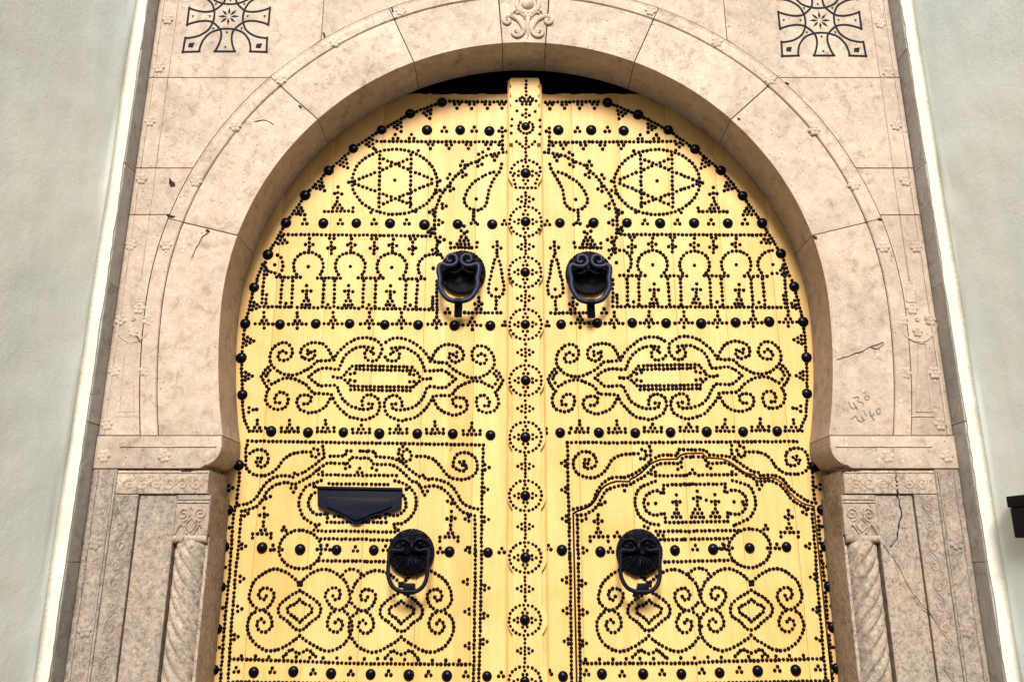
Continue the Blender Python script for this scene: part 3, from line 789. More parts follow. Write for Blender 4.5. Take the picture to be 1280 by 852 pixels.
def border_tri(n, a, b, inx, iny):
    """run of nails between two big studs of the border, with a pyramid pointing into the panel"""
    dx, dy = b[0] - a[0], b[1] - a[1]; L = math.hypot(dx, dy); tx, ty = dx / L, dy / L
    n.line([(a[0] + tx * 8.5, a[1] + ty * 8.5), (b[0] - tx * 8.5, b[1] - ty * 8.5)], 5.0)
    mx, my = (a[0] + b[0]) / 2, (a[1] + b[1]) / 2
    nx, ny = inx, iny
    for row, cnt in ((4.4, 3), (8.6, 2), (13.4, 1)):
        for i in range(cnt):
            s = (i - (cnt - 1) / 2) * 5.0
            n.dots([(mx + nx * row + tx * s, my + ny * row + ty * s)])

# big studs, left leaf and right leaf, one entry each
BL_ARCH = T('A', (590, 186), (437, 241), (299, 319), (161, 410), (42, 516)) + [(381.5, 244), (357.6, 278.5), (335, 318), (317.8, 359), (306.7, 404.3), (301.8, 447), (303, 493)]
BR_ARCH = T('J', (385, 187), (533, 246), (678, 320), (808, 413), (934, 515), (1039, 638)) + [(952.4, 278.8), (976, 316.8), (992.7, 358), (1004, 401.8), (1008, 446.4), (1008.9, 491.4)]
BL = list(BL_ARCH) + T('A', (518, 320), (679, 320), (820, 325), (16, 770), (176, 770), (339, 771), (505, 777), (666, 774), (833, 776))
BL += T('B', (295, 665), (515, 661), (724, 661), (940, 667), (1145, 668)) + [(568, 406.4), (613, 406.7)]
ROW4L = [(339, 538.5), (385, 540), (429, 540), (474, 541.4), (521.4, 541.6), (566, 541.6), (613, 543.4)]
BL += ROW4L + [(298.5, 581), (285, 637), (280.2, 683), (327.6, 684), (375, 686), (420.5, 686.7), (467.3, 687), (561.7, 688.8), (610, 690), (275.8, 733), (271.8, 785.6), (267.8, 836.7)]
BL += [(317, 839.5), (366.7, 838.7), (413.7, 841), (463.2, 842), (510.9, 843), (558.5, 844), (608.8, 844.5)]
BR = list(BR_ARCH) + T('J', (146, 320), (306, 320), (463, 323), (154, 768), (317, 768), (479, 768), (640, 770), (804, 769), (967, 770))
ROW3R = [(701.5, 405), (746.6, 403.3), (790.2, 403.1), (832.6, 403.5), (876.4, 404), (919.7, 402.7), (961.6, 401.6)]
ROW4R = [(700.4, 540.3), (748.5, 540.3), (794, 540.6), (838.2, 539.8), (883.4, 539.2), (929, 539.2), (971.5, 538.4)]
BR += ROW3R + ROW4R + [(1018, 583), (1027.5, 637), (1032.2, 682.7), (1036, 732.5), (1041, 783.4), (1046, 834.7), (702.3, 687), (703.8, 844.7)]
BW = [(750.8, 689), (843.9, 687.2), (891.5, 685.8), (937.2, 684.4), (983.2, 683.1), (752.5, 841.6), (804, 841.6), (851.9, 841.6), (899.7, 840), (947.2, 837.8), (994.7, 836.9)]
BOARD = [(657, 158), (657, 216.5), (657, 276.8), (656.5, 340), (656.7, 405.1), (657, 475), (656.8, 545.8), (656.8, 619), (656.6, 696.2), (656.2, 774.2), (656, 851)]

# --- top panel (traced on the left, mirrored on the right)
def top_panel():
    n = Nails()
    n.line(T('A', (628, 181), (900, 184)))
    for x in (663, 735, 810, 880): n.tri(*T('A', (x, 203))[0], 2)
    n.line(T('A', (275, 374), (870, 378)))
    for x in (365, 443): n.tri(*T('A', (x, 353))[0], 0)
    for x in (535, 625, 718, 815): n.tri(*T('A', (x, 398))[0], 2)
    for x in (602, 746): n.tri(*T('A', (x, 318))[0], 0)
    n.line(T('A', (882, 310), (884, 412))); n.dots(T('A', (866, 324), (897, 324), (864, 374), (866, 392)))
    # star in an oval
    n.ring(*T('A', (361, 570))[0], 53.3, 40.6)
    for a, b in (((290, 440), (285, 690)), ((441, 440), (437, 690)), ((288, 452), (560, 565)), ((288, 685), (560, 568)), ((440, 455), (150, 573)), ((440, 678), (150, 573))):
        n.line(T('A', a, b), 5.4)
    n.dots(T('A', (270, 416), (475, 420), (246, 718), (463, 715), (140, 574), (582, 565), (277, 425), (465, 430), (362, 563), (258, 708), (452, 706)))
    # paisley drop
    n.curve(T('A', (880, 485), (868, 520), (840, 562), (818, 612), (808, 665), (795, 690), (768, 706), (742, 703), (712, 690), (697, 660), (706, 628), (722, 600), (750, 568), (787, 545), (815, 530), (860, 517)))
    n.dots(T('A', (756, 654), (743, 718), (743, 735), (742, 752), (733, 771), (752, 766), (764, 775)))
    # scalloped band curving down beside the star
    n.curve(T('A', (906, 426), (860, 433), (805, 445), (760, 470), (720, 485), (690, 512), (655, 545), (622, 585), (590, 628), (572, 670), (558, 712), (555, 755), (556, 805), (560, 838)))
    for x, y, d in ((780, 438, 3), (772, 484, 1), (846, 455, 2), (690, 482, 0), (697, 535, 1), (628, 545, 0), (636, 603, 1), (574, 622, 3), (600, 686, 1), (540, 716, 3), (583, 766, 1), (540, 806, 3)):
        n.tri(*T('A', (x, y))[0], d, 0.95)
    n.curve(T('C', (75, 120), (90, 165), (98, 190), (85, 235), (108, 258), (130, 295)))
    for x, y, d in ((125, 165, 1), (118, 45, 1), (42, 105, 3), (75, 240, 3)): n.tri(*T('C', (x, y))[0], d)
    n.motif(*T('A', (88, 713))[0], PALM)
    for x in (99, 262, 420): n.tri(*T('A', (x, 765))[0], 0)
    n.tri(*T('A', (893, 768))[0], 0)
    # pyramid over the knocker and the cypress beside it
    n.dots(T('C', (285, 70), (262, 105), (308, 110), (285, 122), (265, 147), (300, 150), (253, 172), (284, 172), (312, 172), (235, 197), (262, 197), (290, 197), (318, 197),
             (190, 222), (218, 222), (245, 222), (268, 222), (293, 222), (318, 222), (340, 222), (190, 192), (380, 188), (373, 218)))
    n.dots(T('C', (520, 183), (492, 220), (520, 210), (548, 225), (518, 238), (517, 262)))
    n.curve(T('C', (522, 285), (500, 315), (487, 368), (475, 420), (462, 475), (458, 522), (465, 550), (488, 567), (515, 572), (540, 570), (560, 552), (567, 523), (570, 495), (558, 440), (548, 388), (540, 337), (527, 290)))
    n.dots(T('C', (513, 518), (512, 600), (512, 628), (510, 657)))
    n.line(T('C', (287, 684), (545, 686)))
    n.dots(T('C', (387, 578), (362, 622), (388, 607), (413, 622), (387, 635), (372, 657), (405, 660)))
    n.tri(*T('C', (167, 672))[0], 0); n.dots(T('C', (572, 748), (557, 775), (578, 776)))
    return n
# --- arcade of keyhole arches
def arcade_arch(n, cx, cy, a0=-38, a1=218): n.ring(cx, cy, 18.6, 17.2, a0, a1, 5.0); n.dots([(cx, cy + 0.5)])
def arcade_left():
    n = Nails()
    n.line(T('B', (320, 112), (1245, 122)), 5.2)
    for x, y in ((612, 122), (875, 123), (1112, 124)): n.motif(*T('B', (x, y))[0], DROP)
    for x, y in ((470, 306), (728, 308), (984, 312), (1237, 318)):
        cx, cy = T('B', (x, y))[0]
        arcade_arch(n, cx, cy, -38 if x < 1200 else 60, 218)
        if x < 1200: n.motif(*T('B', (x + 8, y - 96))[0], FINIAL)
    for a, b, y in ((275, 420, 375), (527, 668, 380), (777, 930, 381), (1033, 1187, 384)): n.line(T('B', (a, y), (b, y + 1)))
    for x0, x1 in ((309, 297), (375, 367), (567, 556), (632, 627), (812, 803), (885, 879), (1071, 1066), (1141, 1132)): n.line(T('B', (x0, 398), (x1, 556)), 5.0)
    n.line(T('B', (172, 556), (1262, 574)))
    for x, y in ((460, 544), (718, 546), (975, 547)): n.motif(*T('B', (x, y))[0], TREE)
    n.dots(T('B', (333, 534), (592, 543), (842, 546), (1098, 547)))
    n.curve(T('B', (278, 240), (300, 253), (311, 278), (313, 305), (309, 333), (294, 358)))
    n.dots(T('B', (262, 300), (220, 338), (242, 345), (263, 350)))
    n.line(T('B', (205, 285), (180, 556)), 5.0); n.line(T('B', (188, 298), (155, 388)), 4.8)
    n.dots(T('B', (212, 484), (210, 510), (207, 535)))
    n.line(T('B', (1260, 400), (1260, 560)), 5.0); n.line(T('B', (1237, 497), (1234, 560)), 5.0)
    n.dots(T('B', (1222, 75), (1205, 97), (1225, 103)))
    for x in (448, 665, 875, 1076): n.tri(*T('B', (x, 36))[0], 0)
    for x in (197, 402, 622, 845, 1043, 1260): n.motif(*T('B', (x, 662))[0], CROSS)
    n.dots(T('B', (140, 659))); n.motif(*T('C', (342, 773))[0], CROSS)
    return n
def arcade_right():
    n = Nails()
    n.line(T('L', (75, 108), (930, 112)), 5.2)
    for x, y in ((142, 108), (382, 108), (626, 112)): n.motif(*T('L', (x, y))[0], DROP)
    for x, y in ((50, 272), (264, 284), (513, 288), (760, 286), (977, 284)):
        cx, cy = T('L', (x, y))[0]
        a0, a1 = (-38, 218)
        if x == 50: a0, a1 = -38, 120
        if x == 977: a0, a1 = 92, 218
        arcade_arch(n, cx, cy, a0, a1)
        if 200 < x < 900: n.motif(*T('L', (x, y - 84))[0], FINIAL)
    for a, b, y in ((70, 218, 351), (318, 466, 353), (570, 712, 353), (810, 942, 355)): n.line(T('L', (a, y), (b, y + 1)))
    for x0, x1 in ((113, 118), (182, 185), (355, 365), (429, 434), (603, 611), (670, 681), (848, 860), (915, 930)): n.line(T('L', (x0, 372), (x1, 522)), 5.0)
    n.line(T('L', (30, 534), (1050, 540)))
    for x, y in ((274, 516), (526, 515), (778, 518)): n.motif(*T('L', (x, y))[0], TREE)
    n.dots(T('L', (152, 506), (646, 508), (895, 510), (972, 340), (80, 66), (84, 90), (66, 92)))
    n.line(T('L', (27, 378), (30, 530)), 5.0); n.line(T('L', (53, 466), (55, 530)), 5.0)
    n.line(T('L', (1040, 290), (1062, 540)), 5.0); n.dots(T('L', (1022, 322), (1030, 345), (1064, 330), (1075, 352), (1040, 470), (1044, 494), (1048, 515)))
    for x in (208, 410, 606, 812): n.tri(*T('L', (x, 34))[0], 0)
    for x, y in ((36, 634), (243, 632), (449, 632), (649, 632), (860, 630), (1068, 628)): n.motif(*T('L', (x, y))[0], CROSS)
    n.motif(*T('K', (313, 757))[0], CROSS)
    return n
# --- the scroll medallion
def medallion():
    n = Nails()
    D1 = [[(340, 254), (318, 240), (297, 252), (287, 275), (300, 298), (322, 302), (348, 295), (370, 275), (378, 250), (373, 225), (360, 205), (338, 190), (315, 190), (290, 198), (268, 215), (250, 235), (237, 270), (237, 300), (245, 325), (262, 345), (300, 376), (350, 392), (398, 388), (445, 370), (497, 340), (535, 306), (590, 303), (637, 297)],
          [(472, 237), (476, 262), (512, 240), (520, 262), (510, 285), (485, 297), (460, 290), (435, 275), (430, 250), (437, 228), (450, 210), (470, 198), (522, 188), (570, 198), (605, 232), (628, 280)],
          [(637, 297), (665, 250), (705, 212), (755, 177), (805, 160), (862, 160), (905, 178), (935, 205)],
          [(480, 403), (520, 370), (565, 350), (618, 353), (668, 355), (688, 310), (715, 265), (755, 235), (800, 217), (850, 218), (880, 222)],
          [(885, 258), (868, 250), (875, 225), (845, 235), (832, 262), (840, 290), (862, 303), (888, 303), (908, 295), (925, 272), (938, 245), (938, 205)],
          [(185, 402), (210, 357), (245, 328)], [(215, 400), (225, 377), (255, 347)],
          [(185, 402), (205, 447), (232, 480)], [(215, 400), (228, 425), (248, 448)],
          [(298, 565), (275, 567), (268, 543), (278, 517), (300, 500), (325, 503), (345, 517), (351, 540), (340, 585), (318, 602), (270, 607), (228, 582), (210, 535), (230, 482), (262, 445), (310, 418), (365, 412), (420, 428), (472, 460), (505, 502), (550, 508), (600, 510), (623, 517)],
          [(450, 575), (478, 572), (497, 548), (490, 522), (460, 518), (432, 520), (412, 537), (405, 562), (412, 588), (430, 608), (480, 628), (540, 618), (582, 593), (608, 555), (623, 517)],
          [(623, 517), (648, 568), (690, 615), (735, 653), (795, 668), (825, 674), (880, 655), (912, 632), (927, 590)],
          [(480, 403), (520, 440), (550, 459), (600, 458), (650, 458), (672, 500), (698, 547), (740, 585), (790, 602), (835, 607), (870, 600), (882, 575), (855, 570)],
          [(815, 580), (815, 552), (833, 525), (858, 517), (883, 520), (905, 533), (922, 552), (928, 590)],
          [(635, 405), (690, 407), (720, 372), (752, 338)], [(740, 385), (768, 380)], [(690, 407), (715, 432), (742, 460)], [(740, 425), (768, 430)]]
    half = Nails()
    for p in D1: half.curve(T('D', *p))
    cx = 477.6
    n.dots(half.p); n.dots([(2 * cx - u, v + 0.0153 * 2 * (cx - u)) for u, v in half.p])
    for a, b in (((440, 456.5), (514, 458.2)), ((445, 461), (513.5, 462.9)), ((443, 482.4), (513, 483.4)), ((438, 486.7), (513, 487.8))): n.line([a, b], 4.9)
    return n
# --- lower panel
def ring_about(n, cx, cy):
    n.ring(cx, cy, 26.3, 24.2)
    for s in (-1, 1): n.dots([(cx + s * 32, cy), (cx + s * 37, cy + 0.5), (cx + s * 34, cy - 5), (cx + s * 22, cy)]); n.tri(cx + s * 18 + s * 2, cy - 25.5, 0, 0.9)
def scroll_cell(n, cx, dy=0.0):
    h = Nails()
    for p in ([(625, 250), (585, 208), (535, 172), (482, 153), (430, 157), (380, 187), (335, 228), (313, 278), (305, 337), (335, 382), (380, 405), (430, 378), (457, 328), (455, 300), (437, 278), (408, 268), (382, 273), (365, 300), (370, 328), (393, 340), (410, 318)],
              [(340, 415), (312, 440), (293, 495), (302, 550), (330, 600), (372, 637), (428, 658), (483, 648), (535, 622), (592, 585), (615, 562)],
              [(405, 412), (428, 430), (447, 480), (440, 510), (420, 532), (395, 542), (370, 533), (355, 510), (352, 485), (375, 460), (397, 480)],
              [(617, 285), (575, 308), (522, 345), (488, 387), (495, 440), (540, 472), (590, 522), (617, 530)],
              [(617, 340), (582, 370), (545, 385), (545, 420), (575, 442), (597, 460), (617, 480)],
              [(615, 672), (590, 663), (562, 648), (540, 670), (517, 693)]):
        h.curve(T('H', *p))
    c = 374.6
    for u, v in h.p:
        n.dots([(u - c + cx, v + dy), (c - u + cx, v + dy)])
def lower_left():
    n = Nails()
    n.line([(310, 550.7), (604.6, 555.4)], 5.2)
    n.line(T('G', (840, 78), (830, 490), (828, 716)) + T('I', (803, 30), (793, 560), (785, 850)), 5.3)
    n.line(T('G', (787, 532), (788, 780)) + T('I', (765, 30), (757, 560), (752, 850)), 5.3)
    for x, y in ((862, 222), (856, 366), (858, 555)): n.tri(*T('G', (x, y))[0], 1)
    for x, y in ((832, 267), (826, 440), (822, 600)): n.tri(*T('I', (x, y))[0], 1)
    for x, y in ((705, 230), (715, 415), (715, 625), (718, 32)): n.tri(*T('I', (x, y))[0], 3)
    # left borders
    n.line(T('F', (318, 58), (306, 110), (304, 160)), 5.2)
    n.line(T('F', (270, 215), (245, 460), (222, 560), (203, 835)) + T('H', (183, 180), (155, 460), (125, 852)), 5.3)
    n.line(T('F', (275, 525), (250, 845)) + T('H', (225, 120), (195, 500), (173, 852)), 5.3)
    for x, y in ((203, 370), (178, 632)): n.tri(*T('F', (x, y))[0], 1)
    for x, y in ((142, 140), (126, 390), (106, 638)): n.tri(*T('H', (x, y))[0], 1)
    for x, y in ((258, 212), (243, 397), (222, 570), (270, 10)): n.tri(*T('H', (x, y))[0], 1)
    # spirals in the corners
    n.curve(T('F', (383, 170), (408, 168), (404, 192), (374, 196), (383, 222), (410, 232), (437, 215), (455, 185), (453, 155), (440, 130), (410, 115), (370, 117), (347, 128), (322, 152), (306, 185), (306, 222), (320, 252), (355, 277), (397, 288), (445, 282), (497, 255), (530, 215), (555, 180), (600, 147), (662, 132), (735, 130)))
    n.curve(T('F', (742, 158), (765, 165), (790, 150), (785, 118), (762, 105), (738, 128)))
    n.curve(T('F', (815, 68), (820, 115), (828, 165)))
    n.curve(T('G', (690, 187), (718, 187), (705, 212), (737, 212), (722, 240), (697, 245), (670, 235), (648, 212), (650, 180), (665, 150), (690, 130), (720, 127), (750, 132), (778, 150), (798, 182), (803, 225), (790, 260), (750, 290), (695, 300), (640, 290), (600, 262), (563, 212), (520, 172), (470, 153), (415, 152)))
    n.curve(T('G', (325, 90), (300, 112), (302, 165), (320, 187))); n.curve(T('G', (352, 108), (380, 135), (370, 175), (340, 185), (320, 150), (330, 120)))
    # double band rising to a crest
    n.curve(T('F', (235, 495), (265, 482), (322, 470), (367, 440), (400, 388), (437, 342), (483, 302), (537, 287), (592, 287), (622, 297), (632, 270), (657, 280), (715, 250), (762, 215), (808, 178), (858, 158), (940, 157), (968, 150), (970, 125), (1005, 125)))
    n.line(T('F', (1065, 125), (1110, 125)))
    n.curve(T('G', (55, 120), (145, 123), (150, 152), (210, 157), (265, 165), (318, 190), (362, 230), (410, 268), (435, 280), (460, 272), (475, 298), (530, 297), (590, 315), (640, 345), (677, 397), (708, 448), (768, 480), (830, 492)))
    n.curve(T('F', (275, 525), (330, 510), (383, 487), (420, 440), (453, 385), (497, 352), (545, 335), (600, 337), (627, 347), (677, 320), (738, 288), (785, 245), (835, 210), (887, 203), (970, 206), (990, 190), (1008, 165), (1070, 172)))
    n.curve(T('G', (0, 162), (110, 165), (125, 190), (155, 205), (240, 205), (297, 228), (340, 270), (390, 313), (425, 322), (440, 352), (492, 343), (548, 345), (602, 375), (640, 420), (672, 472), (720, 513), (787, 533)))
    for x, y, d in ((452, 425, 1), (622, 380, 2), (305, 540, 1), (798, 262, 1), (980, 225, 1)): n.tri(*T('F', (x, y))[0], d)
    for x, y, d in ((467, 385, 2), (625, 440, 3), (738, 552, 3), (145, 225, 3)): n.tri(*T('G', (x, y))[0], d)
    n.tri(*T('F', (1062, 255))[0], 0)
    # oval round the letter slot
    n.curve(T('F', (808, 318), (755, 338), (708, 360), (670, 412), (658, 455), (662, 500), (685, 555), (722, 590), (768, 612), (793, 613)))
    n.line(T('F', (790, 282), (1110, 286))); n.line(T('G', (10, 274), (285, 275)))
    n.line(T('F', (857, 341), (1110, 344))); n.line(T('G', (20, 332), (230, 332)))
    n.curve(T('F', (763, 400), (732, 430), (720, 475), (730, 505), (770, 543), (822, 543), (847, 537), (845, 595)))
    n.line(T('F', (845, 597), (1110, 597))); n.line(T('F', (895, 557), (1100, 560)))
    n.curve(T('G', (275, 310), (325, 325), (372, 355), (405, 400), (410, 447), (400, 505), (362, 550), (320, 582), (272, 582), (272, 608), (295, 625)))
    n.curve(T('G', (330, 402), (347, 455), (330, 505), (290, 528), (243, 528), (218, 522), (217, 573))); n.line(T('G', (30, 573), (215, 573))); n.line(T('G', (80, 543), (178, 543)))
    n.line(T('F', (785, 655), (1112, 657)) + T('G', (30, 634), (300, 635))); n.line(T('F', (805, 707), (1112, 710)) + T('G', (30, 687), (250, 688)))
    ring_about(n, 375, 686)
    TR = [(0, -32), (-5.3, -23), (0, -25), (4.3, -23.6), (-0.4, -20.6), (-1, -14.6), (-1.4, -9.6), (-4.4, -4.6), (1.2, -4.6), (-14.5, 0), (-8.2, 0), (-2.6, 0), (3, 0), (8.2, 0), (-14.8, 5.3), (8.2, 5.3)]
    n.motif(428 / 5.324 + 250, 540 + 673 / 5.324, TR); n.motif(440 + 637 / 5.12, 540 + 668 / 5.12, TR)
    for x, y in ((1035, 776),): n.tri(*T('F', (x, y))[0], 0)
    for x, y in ((215, 742), (20, 748), (563, 755), (740, 750), (958, 757)): n.tri(*T('G', (x, y))[0], 0)
    n.line(T('H', (738, 100), (1030, 102)) + T('I', (20, 105), (222, 105)))
    scroll_cell(n, 374.6); scroll_cell(n, 501.6, 1.5)
    n.curve(T('H', (885, 185), (910, 158), (945, 152), (975, 162), (995, 182))); n.dots(T('H', (683, 177), (683, 148)))
    n.line(T('H', (185, 707), (540, 718)) + T('I', (0, 735), (730, 741)), 5.2)
    for i, u in enumerate(range(302, 590, 17)): n.dots([(u, 819.0 + 0.022 * (u - 302))])
    for x, y in ((225, 776), (448, 780), (700, 788), (933, 795)): n.tri(*T('H', (x, y))[0], 0)
    for x, y in ((228, 797), (473, 800), (705, 803), (923, 803)): n.tri(*T('I', (x, y))[0], 0)
    n.line([(291, 851.5), (590, 856)], 5.2)
    return n
def lower_right_leaf():
    """nails on the fixed part of the right leaf, outside the wicket"""
    n = Nails()
    n.line(T('N', (210, 66), (600, 68)) + T('O', (0, 64), (780, 60)), 5.2)
    n.line(T('N', (210, 66), (212, 295), (218, 480), (226, 850)) + T('P', (137, 0), (142, 517)), 5.3)
    n.line(T('O', (878, 240), (893, 440)), 5.3); n.line(T('O', (920, 560), (942, 850)) + T('P', (1135, 0), (1180, 517))[0:0], 5.3)
    n.line([(1022.8, 645), (1030, 720), (1036, 790), (1041, 852)], 5.3)
    for x, y in ((185, 205), (185, 380), (190, 572)): n.tri(*T('N', (x, y))[0], 3)
    for x, y in ((115, 110), (117, 232), (123, 355)): n.tri(*T('P', (x, y))[0], 3)
    for x, y in ((920, 362), (960, 625)): n.tri(*T('O', (x, y))[0], 3)
    for x, y in ((1172, 55), (1188, 215), (1198, 378)): n.tri(*T('P', (x, y))[0], 3, 0.9)
    n.curve(T('N', (325, 178), (352, 180), (345, 205), (315, 207), (325, 232), (355, 240), (385, 230), (402, 205), (400, 178), (385, 150), (360, 133), (310, 125), (268, 155), (250, 190), (252, 235), (290, 282), (345, 297), (400, 297), (450, 265), (482, 222), (512, 177), (560, 152), (625, 142), (680, 140)))
    n.curve(T('N', (683, 148), (700, 175), (725, 175), (735, 140), (710, 112), (680, 128))); n.curve(T('N', (742, 65), (760, 110), (762, 140), (765, 183)))
    n.curve(T('O', (750, 165), (777, 157), (770, 180), (800, 185), (785, 210), (757, 220), (720, 215), (705, 185), (705, 150), (720, 122), (745, 107), (775, 103), (810, 110), (838, 132), (850, 170), (855, 225), (830, 262), (790, 275), (735, 277), (680, 262), (640, 230), (600, 172), (550, 137), (500, 128), (435, 128)))
    n.curve(T('O', (345, 85), (345, 135), (365, 165))); n.curve(T('O', (400, 90), (432, 105), (428, 155), (400, 160), (380, 120), (400, 100)))
    n.curve(T('N', (250, 510), (310, 495), (370, 470), (400, 405), (432, 352), (475, 315), (525, 297), (590, 297), (620, 290), (655, 272), (700, 245), (740, 212), (787, 172), (835, 152), (925, 152), (945, 143), (952, 115), (1045, 115)) + T('O', (60, 115), (165, 117), (188, 145), (240, 152), (318, 160), (375, 187), (435, 230), (485, 258), (518, 262), (528, 287), (580, 283), (635, 285), (685, 312), (722, 355), (765, 402), (820, 440), (875, 465), (903, 470)))
    n.dots(T('M', (46, 480), (46, 500), (150, 499)))
    n.tri(*T('N', (85, 768))[0], 0); n.tri(703.8 - 17, 840, 0)
    return n
def wicket_nails():
    n = Nails()
    n.curve(T('N', (275, 550), (325, 545), (372, 520), (410, 485), (437, 430), (470, 385), (525, 362), (580, 350), (615, 350), (655, 327), (708, 300), (750, 265), (790, 225), (840, 205), (945, 205), (967, 195), (982, 165), (1050, 162)) + T('O', (65, 160), (150, 163), (175, 187), (205, 205), (290, 202), (330, 210), (385, 245), (435, 280), (485, 300), (510, 326), (560, 322), (610, 322), (665, 350), (705, 390), (740, 440), (792, 478), (850, 505), (880, 512)))
    for x, y, d in ((445, 462, 1), (588, 372, 2), (318, 572, 1), (780, 262, 1), (955, 228, 1)): n.tri(*T('N', (x, y))[0], d)
    for x, y, d in ((530, 360, 2), (832, 530, 3), (195, 222, 3), (362, 262, 3)): n.tri(*T('O', (x, y))[0], d)
    n.tri(*T('N', (1042, 262))[0], 0); n.tri(*T('O', (88, 252))[0], 0)
    n.curve(T('N', (795, 322), (742, 345), (692, 370), (665, 420), (660, 475), (677, 530), (710, 575), (760, 605), (815, 613)))
    n.line(T('N', (795, 287), (985, 286)) + T('O', (20, 284), (345, 280)))
    n.line(T('N', (850, 349), (1050, 343)) + T('O', (20, 346), (302, 342)))
    n.curve(T('N', (850, 375), (850, 408), (825, 395), (795, 388), (742, 410), (722, 448), (720, 488), (750, 535), (805, 550), (855, 538), (862, 595))); n.line(T('N', (862, 597), (1050, 597)) + T('O', (20, 597), (320, 590)))
    n.curve(T('O', (300, 365), (300, 402), (350, 382), (400, 392), (438, 430), (440, 490), (400, 540), (345, 540), (317, 530), (320, 588)))
    n.curve(T('O', (350, 318), (410, 337), (462, 360), (493, 410), (503, 468), (492, 523), (463, 565), (410, 597), (372, 610)))
    n.dots(T('N', (748, 472), (795, 472), (1050, 437)) + T('O', (358, 462), (417, 463), (175, 450), (425, 480)))
    TR2 = [(0, -27.5), (-4.3, -18.7), (0, -19.5), (4.7, -18.7), (0.4, -15.4), (0.6, -10), (-2.4, -5), (3, -5), (-5, 0), (0.4, 0), (5.6, 0)]
    n.motif(*T('N', (934, 562))[0], TR2); n.motif(*T('O', (233, 559))[0], TR2)
    n.motif(*T('O', (116, 562))[0], [(0, -32), (-4.3, -24), (0, -25), (4, -24), (0, -20), (0, -14.5), (-2.6, -9.6), (2.6, -9.6), (-5, -5), (0.4, -5), (5.6, -5), (-7.6, 0), (-2.4, 0), (3, 0), (8, 0)])
    n.line(T('N', (800, 657), (1050, 657)) + T('O', (20, 655), (390, 650))); n.line(T('N', (830, 711), (1000, 711)) + T('O', (20, 710), (345, 704)))
    n.dots(T('N', (720, 622), (745, 632), (812, 680), (845, 685)))
    ring_about(n, 937.2, 684.4)
    TR = [(0, -27), (-4.6, -19), (0, -21.6), (5, -19.4), (0, -16.5), (0.4, -10.5), (-2, -5), (3.4, -5), (-9.7, 0), (-4.5, 0), (1.4, 0), (6.5, 0), (12.2, 0), (-9.4, 5.5), (12.6, 5.5)]
    n.motif(*T('N', (412, 692))[0], TR); n.motif(*T('O', (722, 663))[0], TR)
    n.tri(*T('N', (540, 680))[0], 0); n.tri(*T('N', (495, 783))[0], 0); n.tri(*T('N', (325, 783))[0], 1)
    n.tri(*T('O', (102, 767))[0], 0); n.tri(*T('O', (294, 767))[0], 0); n.tri(*T('O', (852, 755))[0], 3)
    n.line(T('N', (275, 580), (282, 850)) + T('P', (168, 0), (178, 517)), 5.3)
    n.line(T('O', (880, 545), (905, 850)) + T('P', (1120, 60), (1160, 517)), 5.3)
    for x, y in ((190, 122), (195, 238), (193, 362)): n.tri(*T('P', (x, y))[0], 1)
    for x, y in ((1108, 97), (1118, 228), (1130, 342)): n.tri(*T('P', (x, y))[0], 3)
    n.line(T('P', (515, 37), (785, 30)))
    s = Nails(); scroll_cell(s, 939.3, -0.5); scroll_cell(s, 811.3, 0.5); n.dots(s.p)
    n.curve(T('P', (610, 85), (630, 68), (655, 62), (680, 70), (690, 85)))
    n.line(T('P', (190, 442), (640, 442), (660, 437), (1140, 424)), 5.2)
    for i, u in enumerate(range(732, 1020, 17)): n.dots([(u, 823.5 - 0.018 * (u - 732))])
    for x, y in ((202, 480), (344, 485), (505, 480), (664, 475), (814, 470), (965, 465), (1127, 462)): n.tri(*T('P', (x, y))[0], 0)
    n.line([(735, 857), (1035, 850)], 5.2)
    return n
def board_nails():
    n = Nails()
    n.line(T('Q', (385, 66), (384, 165)), 4.7)
    for r, xs in ((178, (-30, 0, 25)), (190, (-47, -15, 15, 45)), (205, (-68, -40, -12, 15, 42, 68)), (216, (-28, 0, 28)), (230, (-30, 0, 28)), (242, (0,))):
        n.dots(T('Q', *[(385 + x, r) for x in xs]))
    n.dots(T('Q', (384, 266), (320, 278), (447, 280), (284, 334), (482, 343), (280, 384), (484, 390), (280, 433), (480, 443), (360, 308), (384, 293), (408, 308), (384, 322), (382, 466), (384, 490)))
    n.ring(*T('Q', (382, 392))[0], 9.5, 7.8, step=4.2)
    n.curve(T('Q', (316, 494), (350, 520), (382, 545), (415, 522), (447, 497)), 4.6); n.dots(T('Q', (384, 515), (370, 528), (398, 526), (382, 570), (384, 595)))
    n.curve(T('Q', (304, 795), (294, 745), (276, 720), (280, 690), (310, 650), (352, 627), (385, 620), (430, 635), (465, 660), (485, 690), (485, 720), (470, 745), (452, 790)))
    n.line(T('Q', (312, 822), (450, 822)), 5.0)
    prev = None
    for i, (u, v) in enumerate(BOARD):
        if i == 0: continue
        if i >= 2: n.ring(u, v, 20.0, 18.9, step=5.2)
        for dx, dy in ((0, -1), (0, 1), (1, 0), (-1, 0)):
            a, c = 8.8, 13.6
            tx, ty = -dy, dx
            n.dots([(u + dx * a + tx * 2.7, v + dy * a + ty * 2.7), (u + dx * a - tx * 2.7, v + dy * a - ty * 2.7), (u + dx * c, v + dy * c)])
        if i >= 2:
            pu, pv = BOARD[i - 1]
            top = pv + (19 if i > 2 else 24); bot = v - 19; m = (top + bot) / 2; um = (u + pu) / 2
            n.line([(um, top), (um, m - 4.5)], 5.0); n.line([(um, bot), (um, m + 4.5)], 5.0)
            n.dots([(um - 9.6, m), (um + 9.6, m), (um - 4.9, m - 2.9), (um + 4.9, m - 2.9), (um - 4.9, m + 2.9), (um + 4.9, m + 2.9), (um, m)])
    return n

